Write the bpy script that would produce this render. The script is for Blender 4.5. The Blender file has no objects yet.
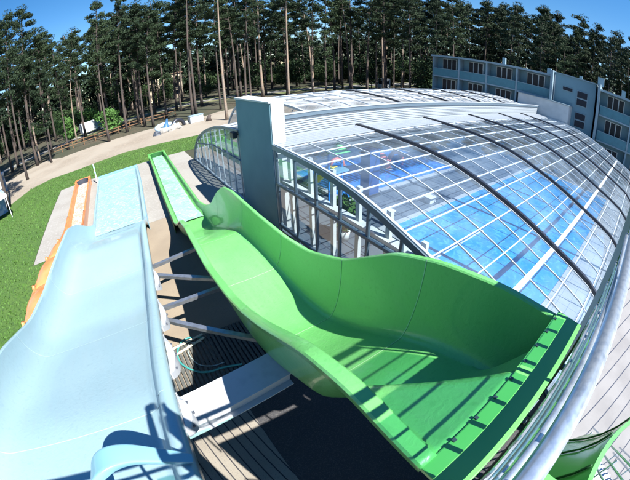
import bpy, math, random
import numpy as np
from mathutils import Vector, Matrix
random.seed(7)
S = bpy.context.scene
COL = S.collection
R = math.radians

# ------------------------------------------------------------------ camera
CAM_H = 7.0
AZ, PITCH, ROLL = R(32.7), R(30.8), R(-1.97)
fwd = Vector((math.sin(AZ)*math.cos(PITCH), math.cos(AZ)*math.cos(PITCH), -math.sin(PITCH)))
rt = Vector((math.cos(AZ), -math.sin(AZ), 0))
up = rt.cross(fwd)
M = Matrix((rt, up, -fwd)).transposed() @ Matrix.Rotation(ROLL, 3, 'Z')
cd = bpy.data.cameras.new('camera')
cam = bpy.data.objects.new('camera', cd)
COL.objects.link(cam)
cam.matrix_world = Matrix.Translation((0, 0, CAM_H)) @ M.to_4x4()
cd.type = 'PANO'
cd.panorama_type = 'FISHEYE_LENS_POLYNOMIAL'
cd.sensor_width = 36.0
cd.sensor_fit = 'HORIZONTAL'
FM = 334.9*36/630
cd.fisheye_polynomial_k0 = 0.0
cd.fisheye_polynomial_k1 = -1.0/FM
cd.fisheye_polynomial_k2 = 0.0
cd.fisheye_polynomial_k3 = -0.0508/FM**3
cd.fisheye_polynomial_k4 = 0.0
cd.fisheye_fov = R(175)
cd.clip_start = 0.02
cd.clip_end = 3000
S.camera = cam

# ------------------------------------------------------------------ light
SUN_EL = R(48)
SAZ = (0.31, -0.95)          # horizontal direction towards the sun
n_ = math.hypot(*SAZ)
tosun = Vector((SAZ[0]/n_*math.cos(SUN_EL), SAZ[1]/n_*math.cos(SUN_EL), math.sin(SUN_EL)))
W = bpy.data.worlds.new('World')
S.world = W
W.use_nodes = True
nt = W.node_tree
bg = nt.nodes['Background']
sky = nt.nodes.new('ShaderNodeTexSky')
sky.sky_type = 'NISHITA'
sky.sun_disc = False
sky.sun_elevation = SUN_EL
sky.sun_rotation = math.atan2(SAZ[0], SAZ[1])
sky.air_density = 1.0
sky.dust_density = 0.2
sky.ozone_density = 3.0
sky.altitude = 300
hsv = nt.nodes.new('ShaderNodeHueSaturation')
hsv.inputs['Saturation'].default_value = 1.32
nt.links.new(sky.outputs[0], hsv.inputs['Color'])
nt.links.new(hsv.outputs[0], bg.inputs[0])
bg.inputs[1].default_value = 0.065
sl = bpy.data.lights.new('sun', 'SUN')
sl.energy = 5.0
sl.angle = R(0.5)
sl.color = (1.0, 0.965, 0.9)
so = bpy.data.objects.new('sun', sl)
COL.objects.link(so)
so.rotation_euler = (-tosun).to_track_quat('-Z', 'Y').to_euler()
so.location = (0, -20, 60)
S.view_settings.view_transform = 'Standard'
S.view_settings.look = 'None'
S.view_settings.gamma = 1
S.view_settings.exposure = 1.45
S.cycles.max_bounces = 10
S.cycles.diffuse_bounces = 1
S.cycles.transparent_max_bounces = 24
S.cycles.sample_clamp_indirect = 6

# ------------------------------------------------------------------ materials
def mat(name, col, rough=0.5, metal=0.0, spec=0.5, noise=None, bump=None, coat=0.0, trans=0.0):
    """noise=(scale, colour2, lo, hi[, detail]); bump=(scale, strength, distance)"""
    m = bpy.data.materials.new(name)
    m.use_nodes = True
    t = m.node_tree
    p = t.nodes['Principled BSDF']
    p.inputs['Base Color'].default_value = (*col, 1)
    p.inputs['Roughness'].default_value = rough
    p.inputs['Metallic'].default_value = metal
    p.inputs['Specular IOR Level'].default_value = spec
    p.inputs['Coat Weight'].default_value = coat
    p.inputs['Coat Roughness'].default_value = 0.08
    tc = t.nodes.new('ShaderNodeTexCoord')
    if noise:
        for k, nz in enumerate(noise if isinstance(noise, list) else [noise]):
            n = t.nodes.new('ShaderNodeTexNoise')
            n.inputs['Scale'].default_value = nz[0]
            n.inputs['Detail'].default_value = nz[4] if len(nz) > 4 else 6
            t.links.new(tc.outputs['Object'], n.inputs['Vector'])
            r = t.nodes.new('ShaderNodeMapRange')
            r.inputs[1].default_value = nz[2]
            r.inputs[2].default_value = nz[3]
            t.links.new(n.outputs[0], r.inputs[0])
            mx = t.nodes.new('ShaderNodeMix')
            mx.data_type = 'RGBA'
            t.links.new(r.outputs[0], mx.inputs[0])
            if k == 0:
                mx.inputs[6].default_value = (*col, 1)
            else:
                t.links.new(prev.outputs[2], mx.inputs[6])
            mx.inputs[7].default_value = (*nz[1], 1)
            prev = mx
        t.links.new(prev.outputs[2], p.inputs['Base Color'])
    if bump:
        n = t.nodes.new('ShaderNodeTexNoise')
        n.inputs['Scale'].default_value = bump[0]
        n.inputs['Detail'].default_value = 5
        t.links.new(tc.outputs['Object'], n.inputs['Vector'])
        b = t.nodes.new('ShaderNodeBump')
        b.inputs['Strength'].default_value = bump[1]
        b.inputs['Distance'].default_value = bump[2]
        t.links.new(n.outputs[0], b.inputs['Height'])
        t.links.new(b.outputs[0], p.inputs['Normal'])
    return m

def striped(name, col, line, scale, width, rot=0.0, rough=0.8, two=False, noise=None, bumpd=0.0, sy=None):
    """ground material with joints: lines every 1/scale metres across local X (and Y if two)"""
    m = mat(name, col, rough, noise=noise, bump=(60, 0.25, 0.01))
    t = m.node_tree
    p = t.nodes['Principled BSDF']
    tc = t.nodes.new('ShaderNodeTexCoord')
    mp = t.nodes.new('ShaderNodeMapping')
    mp.inputs['Rotation'].default_value[2] = rot
    t.links.new(tc.outputs['Object'], mp.inputs[0])
    sx = t.nodes.new('ShaderNodeSeparateXYZ')
    t.links.new(mp.outputs[0], sx.inputs[0])
    def line_mask(o, sc):
        a = t.nodes.new('ShaderNodeMath'); a.operation = 'MULTIPLY'; a.inputs[1].default_value = sc
        t.links.new(o, a.inputs[0])
        f = t.nodes.new('ShaderNodeMath'); f.operation = 'FRACT'
        t.links.new(a.outputs[0], f.inputs[0])
        c = t.nodes.new('ShaderNodeMath'); c.operation = 'LESS_THAN'; c.inputs[1].default_value = width*sc
        t.links.new(f.outputs[0], c.inputs[0])
        return c.outputs[0]
    o = line_mask(sx.outputs[0], scale)
    if two:
        o2 = line_mask(sx.outputs[1], sy or scale)
        mm = t.nodes.new('ShaderNodeMath'); mm.operation = 'MAXIMUM'
        t.links.new(o, mm.inputs[0]); t.links.new(o2, mm.inputs[1]); o = mm.outputs[0]
    mx = t.nodes.new('ShaderNodeMix'); mx.data_type = 'RGBA'
    src = p.inputs['Base Color'].links[0].from_socket if p.inputs['Base Color'].links else None
    if src: t.links.new(src, mx.inputs[6])
    else: mx.inputs[6].default_value = (*col, 1)
    mx.inputs[7].default_value = (*line, 1)
    t.links.new(o, mx.inputs[0])
    t.links.new(mx.outputs[2], p.inputs['Base Color'])
    return m

def glass(name, tint, refl=1.0, dirt_sheen=0.06, dirt_sheen_col=(.75, .8, .85), rough=0.02):
    m = bpy.data.materials.new(name)
    m.use_nodes = True
    t = m.node_tree
    for n in list(t.nodes): t.nodes.remove(n)
    out = t.nodes.new('ShaderNodeOutputMaterial')
    tr = t.nodes.new('ShaderNodeBsdfTransparent'); tr.inputs[0].default_value = (*tint, 1)
    gl = t.nodes.new('ShaderNodeBsdfGlossy'); gl.inputs['Roughness'].default_value = rough
    lw = t.nodes.new('ShaderNodeLayerWeight'); lw.inputs[0].default_value = .5
    pw_ = t.nodes.new('ShaderNodeMath'); pw_.operation = 'POWER'; pw_.inputs[1].default_value = 4.0
    t.links.new(lw.outputs['Facing'], pw_.inputs[0])
    fr = t.nodes.new('ShaderNodeMath'); fr.operation = 'MULTIPLY_ADD'; fr.inputs[1].default_value = .9; fr.inputs[2].default_value = .13
    t.links.new(pw_.outputs[0], fr.inputs[0])
    mu = t.nodes.new('ShaderNodeMath'); mu.operation = 'MULTIPLY'; mu.inputs[1].default_value = refl; mu.use_clamp = True
    t.links.new(fr.outputs[0], mu.inputs[0])
    m1 = t.nodes.new('ShaderNodeMixShader')
    t.links.new(mu.outputs[0], m1.inputs[0]); t.links.new(tr.outputs[0], m1.inputs[1]); t.links.new(gl.outputs[0], m1.inputs[2])
    df = t.nodes.new('ShaderNodeBsdfDiffuse'); df.inputs[0].default_value = (*dirt_sheen_col, 1)  # diffuse film: dirt plus whitish sky reflection painted onto the panes
    tc = t.nodes.new('ShaderNodeTexCoord')
    n = t.nodes.new('ShaderNodeTexNoise'); n.inputs['Scale'].default_value = 0.9; n.inputs['Detail'].default_value = 7
    t.links.new(tc.outputs['Object'], n.inputs['Vector'])
    mr = t.nodes.new('ShaderNodeMapRange'); mr.inputs[1].default_value = .35; mr.inputs[2].default_value = .75
    mr.inputs[3].default_value = dirt_sheen*.4; mr.inputs[4].default_value = dirt_sheen*2.2
    t.links.new(n.outputs[0], mr.inputs[0])
    m2 = t.nodes.new('ShaderNodeMixShader')
    t.links.new(mr.outputs[0], m2.inputs[0]); t.links.new(m1.outputs[0], m2.inputs[1]); t.links.new(df.outputs[0], m2.inputs[2])
    t.links.new(m2.outputs[0], out.inputs[0])
    return m

def fibreglass(name, col, col2, rough=0.28, ripple=0.35):
    m = mat(name, col, rough, spec=0.5, coat=0.5,
            noise=[(0.9, col2, .35, .75, 4), (14, tuple(c*.93 for c in col), .56, .72, 8)])
    t = m.node_tree; p = t.nodes['Principled BSDF']
    tc = t.nodes.new('ShaderNodeTexCoord')
    n1 = t.nodes.new('ShaderNodeTexNoise'); n1.inputs['Scale'].default_value = 9; n1.inputs['Detail'].default_value = 4; n1.inputs['Distortion'].default_value = 1.2
    n2 = t.nodes.new('ShaderNodeTexNoise'); n2.inputs['Scale'].default_value = 70; n2.inputs['Detail'].default_value = 2
    t.links.new(tc.outputs['Object'], n1.inputs['Vector']); t.links.new(tc.outputs['Object'], n2.inputs['Vector'])
    ad = t.nodes.new('ShaderNodeMath'); ad.operation = 'MULTIPLY_ADD'; ad.inputs[1].default_value = .12
    t.links.new(n2.outputs[0], ad.inputs[0]); t.links.new(n1.outputs[0], ad.inputs[2])
    b = t.nodes.new('ShaderNodeBump'); b.inputs['Strength'].default_value = ripple; b.inputs['Distance'].default_value = 0.02
    t.links.new(ad.outputs[0], b.inputs['Height'])
    mp = t.nodes.new('ShaderNodeMapping'); mp.inputs['Scale'].default_value = (5, .35, 2)
    t.links.new(tc.outputs['Object'], mp.inputs[0])
    n3 = t.nodes.new('ShaderNodeTexNoise'); n3.inputs['Scale'].default_value = 1.6; n3.inputs['Detail'].default_value = 7; n3.inputs['Roughness'].default_value = .65
    t.links.new(mp.outputs[0], n3.inputs['Vector'])
    r3 = t.nodes.new('ShaderNodeMapRange'); r3.inputs[1].default_value = .5; r3.inputs[2].default_value = .78; r3.inputs[4].default_value = .32
    t.links.new(n3.outputs[0], r3.inputs[0])
    mx3 = t.nodes.new('ShaderNodeMix'); mx3.data_type = 'RGBA'
    t.links.new(p.inputs['Base Color'].links[0].from_socket, mx3.inputs[6]); mx3.inputs[7].default_value = (*(c*.6+.12 for c in col), 1)
    t.links.new(r3.outputs[0], mx3.inputs[0]); t.links.new(mx3.outputs[2], p.inputs['Base Color'])
    rr3 = t.nodes.new('ShaderNodeMapRange'); rr3.inputs[3].default_value = rough*.7; rr3.inputs[4].default_value = rough*1.7
    t.links.new(n3.outputs[0], rr3.inputs[0]); t.links.new(rr3.outputs[0], p.inputs['Roughness'])
    t.links.new(b.outputs[0], p.inputs['Normal'])
    return m

MT = {}
MT['green'] = fibreglass('green_gelcoat', (.135, .46, .125), (.165, .50, .155), ripple=.25)
MT['green_wall'] = mat('green_smooth', (.115, .42, .10), .22, coat=.4, noise=(1.3, (.14, .45, .12), .4, .7))
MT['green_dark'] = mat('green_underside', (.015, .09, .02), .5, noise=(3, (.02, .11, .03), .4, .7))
MT['green_seam'] = mat('green_seam', (.34, .62, .32), .5)
MT['blue'] = fibreglass('blue_gelcoat', (.275, .41, .465), (.295, .43, .48), ripple=.14)
MT['blue_wall'] = mat('blue_smooth', (.16, .34, .44), .25, coat=.4, noise=(1.1, (.185, .37, .465), .4, .7))
MT['blue_seam'] = mat('blue_seam', (.42, .58, .62), .5)
MT['orange'] = mat('orange_gelcoat', (.60, .20, .07), .3, coat=.3, noise=(2, (.64, .25, .10), .4, .7))
MT['orange_pale'] = mat('orange_inside', (.85, .42, .22), .3, coat=.3)
MT['white_steel'] = mat('white_painted_steel', (.55, .58, .62), .35, noise=(5, (.46, .49, .53), .5, .75))
MT['galv'] = mat('galvanised_steel', (.50, .53, .57), .38, metal=.85, noise=(9, (.36, .39, .44), .4, .7), bump=(30, .1, .01))
MT['stainless'] = mat('stainless_tube', (.66, .72, .80), .30, metal=.75, noise=(26, (.42, .5, .62), .45, .72), bump=(80, .12, .004))
MT['black'] = mat('black_rubber_rib', (.018, .022, .035), .4)
MT['dark'] = mat('dark_metal', (.05, .06, .08), .5)
MT['frame'] = mat('enclosure_aluminium', (.47, .52, .57), .35, metal=.2, noise=(3, (.40, .45, .50), .4, .7))
MT['frame_grey'] = mat('enclosure_grey_edge', (.12, .17, .22), .4, metal=.3)
MT['slat'] = striped('white_polycarbonate_slats', (.78, .80, .82), (.32, .38, .45), 9.0, .022, rough=.4)
MT['whitewall'] = mat('white_render', (.52, .55, .57), .8, noise=(1.2, (.45, .48, .5), .45, .7), bump=(40, .2, .01))
MT['greywall'] = mat('grey_render', (.125, .235, .285), .85, noise=(.9, (.105, .205, .255), .4, .7), bump=(25, .25, .01))
MT['bldwall'] = mat('pale_blue_render', (.15, .26, .32), .85, noise=(.5, (.13, .23, .285), .4, .7), bump=(15, .2, .02))
MT['bldtrim'] = mat('pale_concrete_trim', (.22, .31, .37), .8, noise=(.8, (.18, .26, .31), .4, .7))
MT['bldrail'] = mat('balcony_front', (.06, .19, .245), .6, noise=(2, (.05, .16, .21), .4, .7))
MT['pane'] = mat('dark_window_glass', (.006, .012, .028), .25, spec=.25)
MT['glass'] = glass('roof_glass', (.86, .92, .97), 1.15, .06, (.55,.68,.80))
MT['glass_far'] = glass('milky_roof_panel', (.8, .85, .88), .8, .34, (.50, .53, .56), .15)
MT['glass_wall'] = glass('end_wall_glass', (.86, .93, .92), 1.1, .05)
MT['glass_rail'] = glass('railing_glass', (.58, .76, .72), .45, .0)
def water(name, col, col2, rough=.06, scale=2.2, st=.5, foam=None):
    m = mat(name, col, rough, noise=[(1.2, col2, .35, .7)], spec=.6)
    t = m.node_tree; p = t.nodes['Principled BSDF']; tc = t.nodes.new('ShaderNodeTexCoord')
    n = t.nodes.new('ShaderNodeTexNoise'); n.inputs['Scale'].default_value = scale; n.inputs['Detail'].default_value = 4; n.inputs['Distortion'].default_value = .8
    t.links.new(tc.outputs['Object'], n.inputs['Vector'])
    b = t.nodes.new('ShaderNodeBump'); b.inputs['Strength'].default_value = st; b.inputs['Distance'].default_value = .05
    t.links.new(n.outputs[0], b.inputs['Height']); t.links.new(b.outputs[0], p.inputs['Normal'])
    if foam:
        v = t.nodes.new('ShaderNodeTexNoise'); v.inputs['Scale'].default_value = foam[0]; v.inputs['Detail'].default_value = 8; v.inputs['Distortion'].default_value = 1.5
        t.links.new(tc.outputs['Object'], v.inputs['Vector'])
        r = t.nodes.new('ShaderNodeMapRange'); r.inputs[1].default_value = foam[1]; r.inputs[2].default_value = foam[2]
        t.links.new(v.outputs[0], r.inputs[0])
        mx = t.nodes.new('ShaderNodeMix'); mx.data_type = 'RGBA'
        s = p.inputs['Base Color'].links[0].from_socket
        t.links.new(r.outputs[0], mx.inputs[0]); t.links.new(s, mx.inputs[6]); mx.inputs[7].default_value = (*foam[3], 1)
        t.links.new(mx.outputs[2], p.inputs['Base Color'])
    return m
MT['pool'] = water('pool_water', (.015, .22, .56), (.03, .28, .62), scale=1.6, foam=(2.5, .5, .75, (.10, .42, .70)))
MT['kidpool'] = water('deep_blue_water', (.01, .13, .52), (.03, .2, .62), scale=1.6, foam=(2.5, .52, .75, (.1, .42, .7)))
MT['runwater'] = water('runout_water', (.22, .42, .50), (.28, .48, .54), scale=5, foam=(4.5, .5, .68, (.42, .56, .60)))
MT['foam'] = water('white_foaming_water', (.20, .42, .30), (.34, .50, .44), scale=7, foam=(3, .5, .72, (.44, .53, .48)))
MT['slab'] = mat('pale_concrete', (.27, .26, .24), .85, noise=[(.35, (.23, .215, .195), .4, .65), (6, (.30, .285, .27), .5, .7)], bump=(40, .3, .01))
MT['gravelslab'] = mat('sandy_concrete', (.26, .215, .16), .9, noise=[(.6, (.22, .18, .135), .4, .65), (28, (.20, .165, .13), .55, .72)], bump=(60, .5, .012))
MT['gravel'] = mat('dark_gravel', (.05, .05, .055), .95, noise=(38, (.10, .095, .09), .5, .7), bump=(45, .8, .02))  # gravel ground; the slide's cast shade is put into its near-black colour
MT['board'] = striped('grooved_pale_paving', (.26, .235, .195), (.03, .03, .035), 4.6, .028, rot=R(-9), rough=.9,  # dark lines painted in as the railing's baluster shadows
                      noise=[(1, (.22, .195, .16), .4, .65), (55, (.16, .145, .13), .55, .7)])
MT['paver'] = striped('pale_pavers', (.24, .235, .24), (.03, .04, .07), 2.2, .035, rot=R(-74), rough=.9, noise=(1, (.20, .195, .20), .4, .65))
MT['tile'] = striped('grey_pool_tiles', (.10, .13, .17), (.03, .045, .08), 1.1, .05, rough=.5, two=True, sy=1.1, noise=(.6, (.08, .105, .145), .4, .7))
MT['pale_tile'] = striped('pale_pool_edge', (.34, .37, .41), (.18, .21, .26), 2, .02, rough=.5, two=True)
MT['deckdark'] = mat('weathered_dark_timber', (.075, .08, .075), .85, noise=(12, (.12, .12, .11), .4, .7), bump=(30, .5, .01))
MT['lawn'] = mat('lawn_soil', (.045, .105, .014), .95, noise=[(.25, (.06, .12, .018), .4, .65), (5, (.025, .065, .01), .45, .7)], bump=(18, .6, .05))
MT['blade'] = mat('grass_blades', (.05, .125, .016), .75, noise=(.4, (.065, .15, .02), .4, .6))
MT['sand'] = mat('sandy_path', (.265, .235, .195), .95, noise=[(.18, (.21, .178, .142), .4, .65), (3, (.29, .245, .195), .5, .7)], bump=(12, .5, .03))
MT['forest'] = mat('forest_floor', (.035, .04, .022), .95, noise=[(.12, (.07, .055, .035), .42, .6), (2.5, (.03, .035, .018), .45, .65)], bump=(4, .6, .08))
MT['road'] = mat('pale_road', (.20, .20, .19), .9, noise=(.2, (.24, .23, .21), .4, .6))
MT['verge'] = mat('sunlit_verge', (.08, .11, .035), .95, noise=(.3, (.15, .13, .07), .42, .6))  # verge ground mottled from green to brown
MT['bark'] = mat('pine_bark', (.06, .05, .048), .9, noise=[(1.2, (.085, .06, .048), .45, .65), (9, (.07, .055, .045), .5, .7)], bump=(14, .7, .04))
MT['bark_pale'] = mat('pine_bark_sunlit', (.25, .205, .17), .9, noise=[(1.1, (.30, .21, .15), .45, .65), (9, (.14, .11, .09), .5, .7)], bump=(14, .7, .04))  # paler copy of the pine bark, sunlight put into its colour
def leafmat(name, a, b):
    m = mat(name, a, .75, spec=.25)
    t = m.node_tree; p = t.nodes['Principled BSDF']
    oi = t.nodes.new('ShaderNodeObjectInfo'); gi = t.nodes.new('ShaderNodeNewGeometry')
    ad = t.nodes.new('ShaderNodeMath'); ad.operation = 'MULTIPLY_ADD'; ad.inputs[1].default_value = .55
    t.links.new(gi.outputs['Random Per Island'], ad.inputs[0])
    m2 = t.nodes.new('ShaderNodeMath'); m2.operation = 'MULTIPLY'; m2.inputs[1].default_value = .45
    t.links.new(oi.outputs['Random'], m2.inputs[0]); t.links.new(m2.outputs[0], ad.inputs[2])
    mx = t.nodes.new('ShaderNodeMix'); mx.data_type = 'RGBA'
    mx.inputs[6].default_value = (*a, 1); mx.inputs[7].default_value = (*b, 1)
    t.links.new(ad.outputs[0], mx.inputs[0]); t.links.new(mx.outputs[2], p.inputs['Base Color'])
    return m
MT['needle'] = leafmat('pine_needles', (.007, .020, .013), (.034, .056, .022))
MT['leaf'] = leafmat('bright_leaves', (.035, .09, .022), (.085, .19, .045))
MT['leafdk'] = leafmat('understorey_leaves', (.010, .026, .012), (.035, .065, .022))

# ------------------------------------------------------------------ mesh helpers
class MB:
    def __init__(s): s.v = []; s.f = []
    def add(s, vs, fs):
        o = len(s.v); s.v += [tuple(v) for v in vs]; s.f += [tuple(i+o for i in f) for f in fs]; return s
    def box(s, x0, x1, y0, y1, z0, z1):
        return s.add([(x0,y0,z0),(x1,y0,z0),(x1,y1,z0),(x0,y1,z0),(x0,y0,z1),(x1,y0,z1),(x1,y1,z1),(x0,y1,z1)],
                     [(0,3,2,1),(4,5,6,7),(0,1,5,4),(1,2,6,5),(2,3,7,6),(3,0,4,7)])
    def quad(s, a, b, c, d): return s.add([a,b,c,d], [(0,1,2,3)])
    def bar(s, a, b, w, h, upv=(0,0,1)):
        a = Vector(a); b = Vector(b); d = (b-a).normalized(); u = Vector(upv)
        x = d.cross(u)
        if x.length < 1e-4: x = d.cross(Vector((1,0,0)))
        x.normalize(); y = x.cross(d); x *= w/2; y *= h/2
        vs = [a-x-y, a+x-y, a+x+y, a-x+y, b-x-y, b+x-y, b+x+y, b-x+y]
        return s.add(vs, [(0,1,2,3),(4,7,6,5),(0,4,5,1),(1,5,6,2),(2,6,7,3),(3,7,4,0)])
    def tube(s, pts, r, n=10, cap=True):
        pts = [Vector(p) for p in pts]
        rs = r if isinstance(r, (list, tuple)) else [r]*len(pts)
        o = len(s.v); ref = None
        for i, p in enumerate(pts):
            d = (pts[min(i+1, len(pts)-1)] - pts[max(i-1, 0)]).normalized()
            if ref is None:
                ref = Vector((0,0,1)) if abs(d.z) < .9 else Vector((1,0,0))
            x = d.cross(ref).normalized(); y = x.cross(d); ref = y
            for k in range(n):
                a = 2*math.pi*k/n
                s.v.append(tuple(p + x*math.cos(a)*rs[i] + y*math.sin(a)*rs[i]))
        for i in range(len(pts)-1):
            for k in range(n):
                a = o+i*n+k; b = o+i*n+(k+1) % n
                s.f.append((a, b, b+n, a+n))
        if cap:
            s.f.append(tuple(o+k for k in range(n))[::-1]); s.f.append(tuple(o+(len(pts)-1)*n+k for k in range(n)))
        return s
    def strip(s, secs, closed=False):
        n = len(secs[0]); o = len(s.v)
        for c in secs: s.v += [tuple(p) for p in c]
        for i in range(len(secs)-1):
            for k in range(n-1 if not closed else n):
                a = o+i*n+k; b = o+i*n+(k+1) % n
                s.f.append((a, b, b+n, a+n))
        return s
    def build(s, name, m, parent=None, smooth=False, bevel=0, solid=0, loc=None):
        me = bpy.data.meshes.new(name); me.from_pydata(s.v, [], s.f); me.update()
        me.materials.append(MT[m] if isinstance(m, str) else m)
        if smooth: me.polygons.foreach_set('use_smooth', [True]*len(me.polygons))
        o = bpy.data.objects.new(name, me); COL.objects.link(o)
        if parent: o.parent = parent
        if loc: o.location = loc
        if solid:
            q = o.modifiers.new('solid', 'SOLIDIFY'); q.thickness = abs(solid); q.offset = -1 if solid > 0 else 1; q.use_even_offset = False
        if bevel:
            q = o.modifiers.new('bevel', 'BEVEL'); q.width = bevel; q.segments = 2; q.limit_method = 'ANGLE'
        return o

def thing(name, label, cat, loc=(0,0,0), rz=0, group=None):
    o = bpy.data.objects.new(name, None); o.empty_display_size = .3; COL.objects.link(o)
    o.location = loc; o.rotation_euler = (0,0,rz)
    return tag(o, label, cat, group)
def tag(o, label, cat, group=None):
    o['label'] = label; o['category'] = cat
    if group: o['group'] = group
    return o
def struct(o): o['kind'] = 'structure'; return o

def curve(tab, x, w=.5):
    xs = [t[0] for t in tab]; ys = [t[1] for t in tab]
    k = np.linspace(-w, w, 9)
    ww = np.cos(k/w*math.pi/2)+.05
    return float((np.interp(x+k, xs, ys)*ww).sum()/ww.sum())

# ------------------------------------------------------------------ ground
def sheet(name, x0, x1, y0, y1, z, m, pts=None):
    b = MB()
    if pts: b.add([(p[0], p[1], z) for p in pts], [tuple(range(len(pts)))])
    else: b.quad((x0,y0,z),(x1,y0,z),(x1,y1,z),(x0,y1,z))
    return struct(b.build(name, m))
sheet('ground', -700, 700, -500, 900, -.02, 'forest')
sheet('lawn', 0, 0, 0, 0, .0, 'lawn', pts=[(-60,-25),(-3.9,-25),(-3.9,16.4),(-6.9,16.4),(-6.9,30.25),(12,30.25),(12,36.3),(7,36.7),(0,37.9),(-6,36.9),(-9.5,37.4),(-12,36),(-14.5,31.5),(-17,30),(-60,26)])
sheet('sandy_path', 0, 0, 0, 0, -.008, 'sand', pts=[(-60,20),(-17,28),(-12,34),(0,34),(12,34),(40,34),(40,49),(24,55),(16,53),(12,50),(4.5,51),(-4,51),(-10,50.5),(-13,54),(-20,50),(-30,44),(-60,38)])
sheet('road', 0, 0, 0, 0, -.006, 'road', pts=[(-90,50),(-40,59),(-15,66),(0,74),(20,77),(37,71),(60,70),(90,75),(160,95),(160,101),(90,81),(60,75),(37,76),(20,81.5),(0,78),(-15,69.5),(-40,63),(-90,54)])
sheet('road_verge', 0, 0, 0, 0, -.010, 'verge', pts=[(-10,64),(0,71),(20,74),(37,67),(60,66),(90,71),(120,79),(120,88),(90,85),(60,80),(37,81),(20,88),(0,83),(-12,76)])
sheet('concrete_slab', -6.85, 5.5, 16.4, 30.2, .012, 'slab')
sheet('slide_yard', -3.9, 5.5, 7.25, 16.4, .008, 'gravelslab')
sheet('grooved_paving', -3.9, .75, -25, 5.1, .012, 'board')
sheet('gravel_yard', .75, 5.5, -25, 7.25, .008, 'gravel')  # dark sheet painting the shade beneath the green slide
sheet('yard_strip', -3.9, .75, 5.1, 7.25, .008, 'gravelslab')
sheet('paved_yard', 5.5, 40, -25, -1.6, .012, 'paver')

# grass blades on the lawn (uncountable)
def lawn_blades():
    rng = np.random.default_rng(3); n = 60000
    x = rng.uniform(-24, 12, n); y = rng.uniform(3, 38, n)
    keep = []
    for i in range(n):
        a, c = x[i], y[i]
        ok = (a < -4.2 and c < 30.3 and not (a > -7 and c > 16.3) and c < 30.0+(a+17)*.9 if a < -12 else (a < -4.2 and c < 36.6 and not (a > -7.0 and 16.3 < c < 30.35) and not (a > -7 and c > 30.35 and False))) or (a >= -7 and 30.4 < c < 36.4)
        if ok: keep.append(i)
    x = x[keep]; y = y[keep]; n = len(x)
    h = rng.uniform(.05, .13, n); w = rng.uniform(.012, .03, n)*1.6; an = rng.uniform(0, 6.28, n)
    lx = rng.normal(0, .04, n); ly = rng.normal(0, .04, n)
    v = np.zeros((n, 3, 3))
    v[:,0] = np.stack([x-w*np.cos(an), y-w*np.sin(an), np.zeros(n)], 1)
    v[:,1] = np.stack([x+w*np.cos(an), y+w*np.sin(an), np.zeros(n)], 1)
    v[:,2] = np.stack([x+lx, y+ly, h], 1)
    return npmesh('grass', v.reshape(-1, 3), 3, 'blade')
def npmesh(name, verts, k, m, parent=None):
    me = bpy.data.meshes.new(name); nv = len(verts); nf = nv//k
    me.vertices.add(nv); me.vertices.foreach_set('co', verts.astype(np.float32).ravel())
    me.loops.add(nv); me.loops.foreach_set('vertex_index', np.arange(nv, dtype=np.int32))
    me.polygons.add(nf); me.polygons.foreach_set('loop_start', np.arange(0, nv, k, dtype=np.int32))
    me.update(calc_edges=True); me.materials.append(MT[m])
    o = bpy.data.objects.new(name, me); COL.objects.link(o)
    if parent: o.parent = parent
    return o
gb = lawn_blades(); tag(gb, 'short bright green mown lawn beside the slide slab', 'grass'); gb['kind'] = 'stuff'

# ------------------------------------------------------------------ slides
def slide_surface(root, e0, e1, step, fsec, name, m, solid=.035):
    n = max(2, int(round((e1-e0)/step))+1)
    secs = []
    for i in range(n):
        e = e0+(e1-e0)*i/(n-1)
        secs.append([(p[0], e, p[1]) for p in fsec(e)])
    b = MB(); b.strip(secs)
    o = b.build(name, m, root, smooth=True, solid=solid)
    o.data.set_sharp_from_angle(angle=R(42)); return o

GL = [(-.2,4.82),(1.1,4.8),(1.85,4.55),(3.08,3.83),(4,3.38),(4.76,3.1),(6.7,2.62),(8.15,2.52),(9.6,2.42),(11,2.05),(12.3,1.35),(13.4,.9),(15,.72),(30,.66)]
GR = [(-.2,4.76),(1,4.73),(1.96,4.56),(2.8,4.28),(4.07,3.45),(5.3,3.0),(6.4,2.86),(8,2.84),(10.2,2.9),(11.2,2.75),(12.1,2.25),(13.3,1.35),(14.4,.85),(15.8,.66),(30,.66)]
GF = [(-.2,3.72),(.8,3.62),(1.6,3.4),(2.4,3.0),(3.3,2.45),(4.2,2.05),(5.2,1.9),(6.5,1.9),(8,1.9),(9.3,1.82),(10.3,1.5),(11.5,1.0),(12.8,.5),(14.2,.34),(30,.3)]
GDL = [(0,.9),(11,1.34),(13.2,1.40),(15,1.5),(29,2.05)]
GDR = [(0,3.22),(12,3.2),(14,3.2),(15.5,3.08),(29,3.45)]
def arcpts(ax, az, bx, bz, n, k):
    """quarter-ellipse from wall top (ax,az) to floor (bx,bz); k>0 keeps the wall steep first"""
    out = []
    for i in range(1, n):
        t = i/n; a = t*math.pi/2
        out.append((ax+(bx-ax)*(1-math.cos(a))**k, az+(bz-az)*math.sin(a)**(1/k) if False else az+(bz-az)*math.sin(a)))
    return out
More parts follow.
